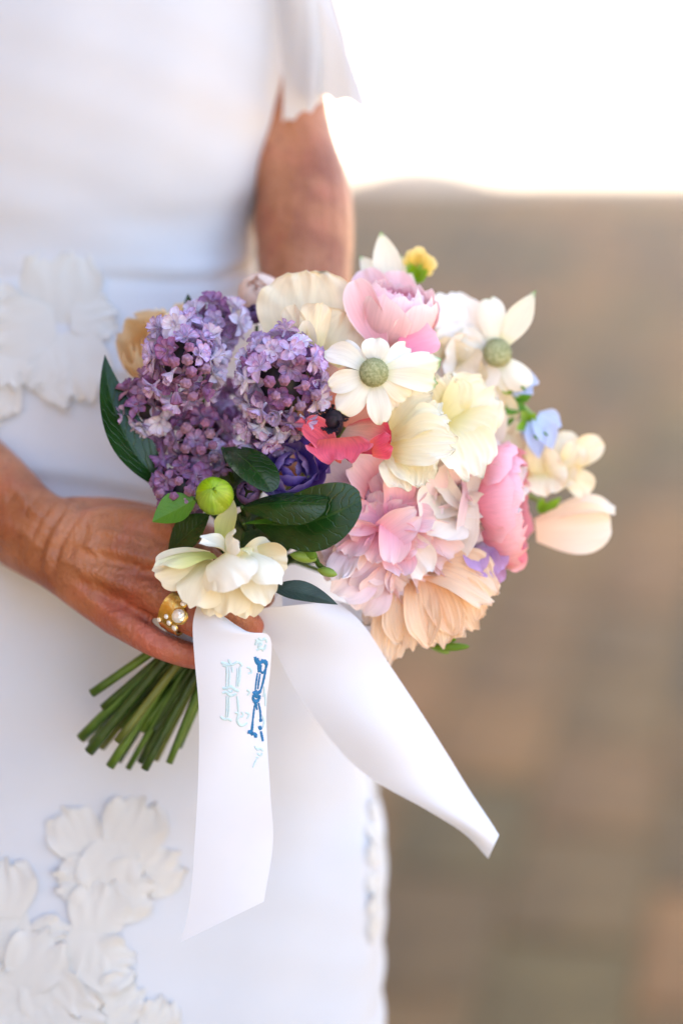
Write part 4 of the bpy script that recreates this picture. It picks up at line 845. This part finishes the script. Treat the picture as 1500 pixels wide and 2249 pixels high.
stitch("embroidered_letter", [(4.5, [(325, 525), (370, 545), (420, 560), (470, 570)]), (3.5, [(440, 480), (455, 530), (500, 560), (560, 525), (620, 545), (645, 590)]), (4, [(350, 570), (400, 580), (430, 560)]), (3, [(410, 590), (412, 750), (405, 900)]), (2.4, [(450, 600), (455, 760), (445, 900)]), (2.4, [(490, 590), (500, 680)]), (4, [(615, 590), (605, 740), (590, 900)]), (2.4, [(575, 620), (570, 760), (560, 900)]),
    (4.5, [(345, 920), (400, 930), (470, 900), (540, 950), (600, 970)]), (4, [(340, 1000), (400, 990), (470, 1040), (560, 1010)]), (3, [(430, 960), (470, 980), (500, 960)]), (3, [(410, 1050), (410, 1200), (398, 1380)]), (2.4, [(445, 1060), (445, 1220), (435, 1370)]), (4, [(315, 1360), (360, 1400), (430, 1400), (485, 1430)]), (3.4, [(570, 1050), (585, 1200), (590, 1300)]), (4, [(545, 1300), (590, 1330), (570, 1420), (610, 1490), (660, 1500), (730, 1460)]), (3, [(640, 1290), (660, 1340), (620, 1380)])], M['thread_aqua'])
stitch("embroidered_letter", [(3.4, [(720, 600), (770, 620), (790, 680), (740, 700)]), (3, [(720, 950), (760, 980), (730, 1040)]), (3, [(700, 1300), (750, 1330), (720, 1400)]), (3, [(1000, 1000), (1005, 1200)]), (2.6, [(985, 900), (990, 980), (970, 1060)]), (3, [(960, 1350), (985, 1450), (965, 1540)])], M['thread_aqua'])
stitch("embroidered_flourish", [(4.5, [(850, 260), (880, 200), (940, 230), (900, 290), (980, 320), (1010, 250)]), (4, [(870, 340), (930, 310), (980, 350)]), (3.5, [(900, 150), (950, 180), (1000, 160), (1030, 220)]), (3.5, [(860, 170), (900, 240)])], M['thread_aqua'])
stitch("embroidered_flourish", [(3, [(840, 1820), (880, 1870), (930, 1860), (970, 1900)]), (3, [(880, 1930), (930, 1960), (960, 1930)]), (2.2, [(870, 2020), (840, 2080), (815, 2150)]), (2.5, [(860, 1990), (900, 2000)])], M['thread_aqua'])

# ------------------------------------------------------------------ person
PS = thing("person", "person in white dress holding the bouquet, arms bare, standing in shade", "person", Vector((P(40, 1100, 230).x, P(40, 1100, 230).y, 0)))
limbs = []
def limb(pts, seg=16, n=None):
    q = [(P(a, b, c), r/1000) for a, b, c, r in pts]
    limbs.append(tube([x for x, _ in q], [r for _, r in q], seg, n=n or len(pts)*7))
# near arm and gripping hand
limb([(-420, 690, 240, 42), (-390, 800, 215, 40), (-200, 945, 165, 33), (-30, 1062, 120, 25), (70, 1135, 86, 19), (140, 1165, 70, 17)])
limb([(-420, 720, 250, 40), (-385, 850, 222, 38), (-190, 985, 170, 32), (-20, 1108, 122, 25), (60, 1190, 90, 19), (118, 1222, 72, 16)])
limb([(60, 1165, 86, 20), (150, 1190, 66, 18), (260, 1160, 60, 14), (372, 1166, 50, 11)])
limb([(80, 1180, 82, 19), (170, 1205, 62, 17), (280, 1215, 48, 14), (372, 1232, 40, 11.5)])
limb([(80, 1190, 82, 19), (160, 1230, 62, 17), (240, 1268, 46, 14), (328, 1303, 36, 11.5)])
limb([(80, 1205, 82, 18), (130, 1245, 66, 15), (190, 1300, 52, 12.5), (262, 1358, 42, 11)])
limb([(150, 1200, 78, 17), (240, 1230, 70, 17), (320, 1260, 66, 15)])
for pts in ([(262, 1358, 40, 10.8), (345, 1413, 24, 8.2), (425, 1441, 26, 7.4), (482, 1445, 46, 6.4)],
            [(328, 1303, 34, 11.4), (382, 1337, 20, 9.4), (428, 1362, 14, 9.6), (500, 1392, 19, 8.2), (545, 1398, 40, 7)],
            [(372, 1232, 38, 11.4), (455, 1306, 16, 9.8), (515, 1346, 16, 8.6), (553, 1375, 26, 7.4)],
            [(372, 1166, 48, 11), (460, 1240, 27, 9.6), (540, 1288, 27, 8.4), (578, 1310, 44, 7.2)]):
    limb(pts, 14, 24)
limb([(160, 1150, 84, 16), (260, 1150, 92, 15), (370, 1165, 98, 12.5), (455, 1190, 100, 10.5), (500, 1200, 98, 9)])
# far arm
limb([(560, -190, 235, 44), (575, -40, 240, 40), (592, 150, 235, 35), (625, 300, 222, 31), (664, 420, 205, 30), (668, 500, 192, 31), (672, 600, 178, 28.5), (680, 740, 155, 23), (684, 850, 138, 19)], 20)
limb([(684, 850, 136, 19), (688, 900, 130, 19), (688, 960, 122, 17)], 14)
for k, (x, y) in enumerate([(650, 1030), (675, 1045), (700, 1045), (722, 1030)]): limb([(668+k*14, 930, 124, 11), (x, y-30, 104, 9), (x-10, y, 94, 8), (x-30, y+12, 92, 7)], 12)
limb([(705, 880, 128, 12), (740, 930, 112, 10), (735, 975, 98, 8.5)], 12)
# trunk under the dress
TB = 34
limb([(40, -250, 190+TB, 80), (40, 60, 205+TB, 88), (40, 400, 222+TB, 86), (40, 620, 232+TB, 86), (40, 900, 240+TB, 96), (40, 1250, 245+TB, 98)], 20)
for sx in (-1, 1):
    limb([(40+sx*120, -230, 205+TB, 64), (40+sx*190, 50, 214+TB, 74), (40+sx*150, 420, 227+TB, 72), (40+sx*190, 850, 244+TB, 84), (40+sx*220, 1250, 252+TB, 86)], 18)
limb([(-470, -210, 225, 46), (-200, -330, 225, 52), (40, -380, 220, 52), (300, -330, 230, 52), (550, -210, 232, 46)], 16)
limb([(-480, -190, 235, 45), (-470, 200, 245, 39), (-420, 600, 248, 40), (-400, 740, 240, 40)], 16)
org = PS.location
me = tubes_mesh("body", limbs, org)
body = link("body", me, PS, M['skin'])
md = body.modifiers.new("r", 'REMESH'); md.mode = 'VOXEL'; md.voxel_size = .0016; md.use_smooth_shade = True
ms = body.modifiers.new("s", 'SMOOTH'); ms.factor = .5; ms.iterations = 5
dg = bpy.context.evaluated_depsgraph_get(); dg.update()
nm = bpy.data.meshes.new_from_object(body.evaluated_get(dg)); body.modifiers.clear(); body.data = nm; nm.name = "body"
if not nm.materials: nm.materials.append(M['skin'])
nm.polygons.foreach_set("use_smooth", [True]*len(nm.polygons))
# wrist creases (shape) and redder knuckles (skin colour)
co = np.empty(len(nm.vertices)*3, np.float32); nm.vertices.foreach_get("co", co); co = co.reshape(-1, 3)
no = np.empty(len(nm.vertices)*3, np.float32); nm.vertices.foreach_get("normal", no); no = no.reshape(-1, 3)
wc = co+np.array(org)
red = np.zeros(len(co), np.float32)
for (a, b, c, r, s) in [(262, 1358, 40, 14, .75), (345, 1415, 22, 22, .65), (430, 1442, 26, 20, .6), (328, 1303, 34, 13, .5), (428, 1362, 14, 16, .6), (545, 1390, 30, 16, .7), (553, 1372, 28, 12, .7)]:
    d = np.linalg.norm(wc-np.array(P(a, b, c)), axis=1)/(r/1000); red = np.maximum(red, s*np.exp(-d**2))
disp = np.zeros(len(co))
rel = wc-np.array(CAMP); dep = rel@np.array(FWD); qx = rel@np.array(RT)/dep*DIST/PXM+750; qy = 1124.5-rel@np.array(UP)/dep*DIST/PXM
front = np.clip(-(no@np.array(FWD))*2.2, 0, 1)*(dep < DIST+.16)*(qx < 620)*(qy > 880)
def crease(pts, amp, wd):
    """a ridge (amp > 0) or fold (amp < 0) of the skin along a polyline on the facing side of hand and wrist"""
    global disp
    q = catmull(pts, 40); m = front > 0; X_, Y_ = qx[m], qy[m]; best = np.full(X_.shape, 1e9); at_ = np.zeros(X_.shape)
    for k in range(39):
        a_, b_ = q[k], q[k+1]; ab = b_-a_; L2 = ab@ab; t = np.clip(((X_-a_[0])*ab[0]+(Y_-a_[1])*ab[1])/L2, 0, 1)
        d = (X_-a_[0]-t*ab[0])**2+(Y_-a_[1]-t*ab[1])**2; up_ = d < best; best = np.where(up_, d, best); at_ = np.where(up_, (k+t)/39, at_)
    disp[m] += 1.5*amp/1000*np.exp(-best/wd**2)*front[m]*np.clip(np.minimum(at_, 1-at_)*6, .05, 1)
for c_ in [([(176, 1100), (150, 1135), (126, 1170), (110, 1210), (100, 1262)], 1.3, 8), ([(190, 1108), (166, 1140), (142, 1178), (126, 1218), (118, 1268)], -1.1, 7), ([(158, 1092), (132, 1130), (108, 1165), (92, 1205), (84, 1250)], -1.0, 7),
     ([(128, 1085), (104, 1120), (84, 1150), (66, 1190)], -.9, 6), ([(100, 1070), (74, 1100), (46, 1135)], -.8, 6), ([(206, 1125), (190, 1160), (176, 1200)], -.6, 6), ([(70, 1040), (40, 1075), (10, 1110)], -.6, 7), ([(60, 1235), (84, 1200), (96, 1170)], -.6, 5),
     ([(165, 1200), (235, 1205), (300, 1222), (356, 1238)], 1.1, 13), ([(150, 1232), (215, 1262), (275, 1288), (322, 1306)], 1.2, 13), ([(130, 1258), (180, 1296), (225, 1335), (262, 1362)], 1.1, 13), ([(180, 1160), (250, 1158), (330, 1162)], .9, 14),
     ([(190, 1225), (250, 1240), (320, 1268)], -.9, 13), ([(180, 1270), (230, 1302), (290, 1330)], -1.2, 13), ([(200, 1182), (270, 1188), (340, 1200)], -.7, 12),
     ([(140, 1180), (196, 1200), (232, 1240), (290, 1252), (330, 1240)], .8, 6), ([(196, 1200), (220, 1170), (280, 1180)], .7, 6), ([(120, 1225), (170, 1245), (205, 1290), (215, 1330)], .8, 6), ([(20, 1060), (70, 1120), (120, 1160)], .8, 7), ([(0, 1140), (50, 1170), (100, 1215)], .7, 7),
     ([(258, 1340), (262, 1362), (258, 1384)], 1.2, 16), ([(322, 1290), (326, 1306)], 1.0, 16), ([(434, 1408), (385, 1388), (335, 1362), (292, 1338)], -2.6, 8), ([(360, 1262), (330, 1262), (300, 1252)], -1.2, 10), ([(338, 1395), (344, 1425)], -.5, 4), ([(350, 1398), (356, 1430)], -.5, 4), ([(330, 1392), (334, 1418)], -.4, 4)]:
    crease(*c_)
co = co+no*disp[:, None]; nm.vertices.foreach_set("co", co.astype(np.float32).ravel())
at = nm.attributes.new("redness", 'FLOAT', 'POINT'); at.data.foreach_set("value", red); nm.update()
bvb = BVHTree.FromPolygons([Vector(x) for x in (co+np.array(org)).tolist()], [tuple(p.vertices) for p in nm.polygons])
M['nail'] = plain_mat("nail", "d9a590", "e0b3a0", 200, rough=.3)
pt = P(556, 1376, 26); ptn = V(.5, .1, .8)
petal(PS, "fingernail", M['nail'], (544, 1372, 18.2), (562, 1382, 20.5), 24, n=(.15, .15, 1), m=.5, bw=.8, cup=-.22, nu=9, nv=8, parent=PS)

# dress
RINGS = [ # py, right silhouette px, centre px, centre d, half depth m
 (-340, 560, 40, 195, .085), (-200, 640, 40, 198, .105), (-60, 650, 40, 202, .118), (120, 645, 40, 206, .122), (270, 628, 40, 210, .120), (380, 600, 40, 212, .116), (450, 572, 40, 214, .113), (540, 562, 40, 216, .112), (640, 572, 40, 218, .114), (760, 610, 40, 220, .120),
 (950, 680, 40, 224, .128), (1150, 735, 40, 226, .134), (1400, 775, 40, 226, .140), (1680, 802, 40, 224, .148), (1800, 834, 40, 222, .152), (1900, 842, 40, 220, .154), (2050, 834, 40, 218, .156), (2249, 830, 40, 216, .158), (2700, 850, 40, 214, .165), (3400, 880, 40, 214, .17), (4450, 940, 40, 214, .19)]
rg = catmull(RINGS, 320); NU = 240; pts = np.zeros((320, NU, 3)); rr = rng(9)
ph = [rr.uniform(0, 6.28) for _ in range(20)]
for j, (py, rx, cx, cdp, hb) in enumerate(rg):
    cdp += 28; C = P(cx, py, cdp); a = (rx-cx)*PXM*(1+cdp/1400)
    for i in range(NU):
        th = 2*math.pi*i/NU; ct, st = math.cos(th), math.sin(th)
        k = 1.0; fx = ct*abs(ct)**-.12 if abs(ct) > 1e-6 else 0
        e = .0012*math.sin(7*th+ph[0]+py*.004)*min(1, max(0, (py-400)/600))+.0008*math.sin(13*th+ph[1]-py*.006)
        e += .003*math.sin(5*th+ph[2])*min(1, max(0, (py-1200)/900))+.0006*math.sin(py*.03+6*th+ph[3])*math.exp(-((py-520)/260)**2)
        e += .0010*math.sin(py*.030-9*th+ph[4])*math.exp(-((py-1300)/350)**2)+.00025*math.sin(py*.05+11*th+ph[5])
        e += -.0013*math.exp(-((py-560-18*math.sin(th*3))/13)**2)*(.5+.5*math.sin(th*2+.4)) + .0010*math.exp(-((py-530-18*math.sin(th*3))/18)**2)*(.5+.5*math.sin(th*2+.4))
        e += -.0012*math.exp(-((py-745+20*math.sin(th*4+1))/10)**2)+.0010*math.exp(-((py-725+20*math.sin(th*4+1))/14)**2)
        e += -.002*math.exp(-((py-1010-60*math.sin(th*3))/16)**2)+.0014*math.exp(-((py-985-60*math.sin(th*3))/20)**2)
        lump = .0022*abs(math.sin(py*.032))*math.exp(-((th if th < math.pi else th-2*math.pi)/.35)**2)*min(1, max(0, (py-1650)/100))
        rx_ = a+e+lump; ry_ = hb+e
        pts[j, i] = (C.x+fx*rx_, C.y-st*abs(st)**-.12*ry_ if abs(st) > 1e-6 else C.y, C.z)
dme = gridmesh("dress", pts, org, closed=True)
dress = link("dress", dme, PS, M['dress'])
bvd = BVHTree.FromPolygons([Vector(x) for x in pts.reshape(-1, 3)], [(j*NU+i, j*NU+(i+1) % NU, (j+1)*NU+(i+1) % NU, (j+1)*NU+i) for j in range(319) for i in range(NU)])
def applique(px, py, r, ang, seed, lift=4., mat='applique'):
    h = on(bvd, px, py, 0)
    if not h: return
    p, nrm, _ = h
    if nrm.dot(FWD) > 0: nrm = -nrm
    u = (UP-nrm*UP.dot(nrm)).normalized(); x = u.cross(nrm); rr = rng(seed)
    dr = (x*math.sin(R(ang))+u*math.cos(R(ang)))
    b = p+nrm*.001-dr*r*PXM*.9; e = p+nrm*(lift/1000)+dr*r*PXM*1.15
    oo = petal(PS, "fabric_petal", M[mat], tuple(b), tuple(e), r*2.1, n=tuple(nrm), raw=True, m=.6, bw=.45, cup=rr.uniform(-.02, .04), bend=rr.uniform(.01, .04), ruf=4, rf=6, jag=.07, crk=1.4, ck=7, nu=25, nv=17, seed=seed, parent=dress)
for k, a in enumerate([(130, 640, 88, 8), (150, 790, 88, 165), (60, 720, 70, 260), (100, 790, 60, 200), (200, 700, 50, 80), (5, 780, 70, 180), (10, 690, 60, 300), (-40, 850, 80, 160), (-20, 760, 70, 230),
     (170, 1840, 58, -30), (290, 1830, 70, 20), (240, 1900, 66, 190), (260, 1960, 66, 80), (340, 1920, 56, 60), (215, 2010, 64, 10), (190, 2080, 66, 200), (225, 2120, 60, 90), (20, 1960, 60, 0), (10, 2050, 66, 200), (75, 2120, 66, 30), (110, 2180, 70, 150), (30, 2190, 70, 260), (160, 2230, 60, 100), (60, 2260, 70, 180), (345, 2245, 46, 20), (250, 2200, 56, 60), (100, 2060, 46, 80), (180, 1930, 48, 270)]):
    applique(a[0], a[1], a[2]*1.1, a[3], 200+k, lift=1.2+1.8*((k*37) % 5)/5)
for k in range(7): applique(816, 1720+k*52+(k*29) % 17, 26+(k*13) % 9, 90+(-1)**k*35, 260+k, 2)
# flutter sleeve on the far arm
def sleevepanel(Le, Re, n=30, nu=17, camber=14, seed=0):
    a = catmull(Le, n); b = catmull(Re, n); g = np.zeros((n, nu, 3)); rr = rng(seed); p0 = rr.uniform(0, 6)
    for j in range(n):
        for i in range(nu):
            u = i/(nu-1); t = j/(n-1); q = a[j]*(1-u)+b[j]*u
            sc = 14*t**6*abs(math.sin(u*math.pi*2.5+p0))
            g[j, i] = P(q[0]+3*math.sin(t*9+u*6+p0)*t, q[1]-sc, q[2]-camber*4*u*(1-u)+2.5*math.sin(u*9+t*4+p0)*t)
    return link("sleeve", gridmesh("sleeve", g, org), dress, M['sleeve'])
sleevepanel([(560, -230, 170), (600, -60, 172), (616, 120, 180), (622, 280, 186)], [(640, -260, 170), (690, -40, 165), (712, 100, 166), (706, 236, 168)], seed=1, camber=12)
sleevepanel([(600, -260, 180), (650, -60, 180), (676, 90, 180), (684, 215, 180)], [(690, -180, 195), (728, 0, 170), (768, 115, 160), (803, 242, 152)], seed=2, camber=10)
sleevepanel([(680, -200, 220), (735, -20, 215), (765, 100, 215), (770, 200, 215)], [(560, -240, 290), (580, -60, 300), (600, 100, 300), (610, 200, 300)], seed=3, camber=-6)
sleevepanel([(-530, -250, 190), (-570, -60, 190), (-590, 120, 195), (-600, 270, 200)], [(-470, -260, 165), (-480, -40, 165), (-490, 100, 165), (-500, 250, 165)], seed=4, camber=10)

# ------------------------------------------------------------------ ring
RG = thing("ring", "wide gold ring set with clear stones on the gripping hand", "ring", P(393, 1345, 18))
A = (P(428, 1362, 14)-P(382, 1337, 20)).normalized(); C = P(396, 1346, 18)
U1 = (V(0, 0, 1)-A*V(0, 0, 1).dot(A)).normalized(); U2 = A.cross(U1)
nr_, ns = 64, 9; g = np.zeros((ns*2, nr_, 3))
for i in range(nr_):
    th = 2*math.pi*i/nr_; wf = .5+.5*((1+math.cos(th))/2); hw = .0066*wf
    rad = U1*math.cos(th)+U2*math.sin(th)
    for k in range(ns*2):
        if k < ns: u = k/(ns-1)*2-1; r = .0116+.0007*(1-u*u)+.0003*(abs(u) > .8)
        else: u = 1-(k-ns)/(ns-1)*2; r = .0104
        g[k, i] = C+rad*r+A*(u*hw)
band = link("band", gridmesh("band", np.concatenate([g, g[:1]]), RG.location, closed=True), RG, M['gold'])
gv = [Vector(x) for x in g.reshape(-1, 3)]; bvr = BVHTree.FromPolygons(gv, [(k*nr_+i, k*nr_+(i+1) % nr_, ((k+1) % (2*ns))*nr_+(i+1) % nr_, ((k+1) % (2*ns))*nr_+i) for k in range(2*ns) for i in range(nr_)])
def gem(px, py, r, name="stone", mat='stone'):
    h = on(bvr, px, py, 0)
    if h: p, nn = h[0], (h[0]-C); nn = (nn-A*nn.dot(A)).normalized()
    else: p, nn = P(px, py, 12), V(0, 0, 1)
    t1 = A; t2 = nn.cross(t1); v, f = [], []; n = 10
    for z, q, o in ((-.2, .95, 0), (.25, 1.0, .5), (.62, .72, 0), (.78, .42, .5)):
        for i in range(n): a = 2*math.pi*(i+o)/n; v.append(p+nn*(z*r*PXM)+(t1*math.cos(a)+t2*math.sin(a))*(q*r*PXM))
    for k in range(3):
        for i in range(n):
            a, b = k*n+i, k*n+(i+1) % n; f += [(a, b, a+n), (b, b+n, a+n)]
    f.append(tuple(range(3*n, 4*n)))
    o = link(name, pymesh(name, [x-RG.location for x in v], f, False), RG, M[mat])
    v2, f2 = [], []; m = 20
    for i in range(m):
        a = 2*math.pi*i/m; e = t1*math.cos(a)+t2*math.sin(a)
        for q, z in ((.98, -.1), (1.0, .22), (1.18, .2), (1.25, -.3)): v2.append(p+e*(q*r*PXM)+nn*(z*r*PXM))
    for i in range(m):
        for k in range(3): a = i*4+k; b = ((i+1) % m)*4+k; f2.append((a, b, b+1, a+1))
    link("bezel", pymesh("bezel", [x-RG.location for x in v2], f2), o, M['gold'])
for a in [(394, 1353, 16), (417, 1339, 8), (403, 1326, 7), (372, 1368, 6), (384, 1379, 7), (366, 1354, 5.5), (412, 1368, 5), (350, 1361, 6)]: gem(*a)
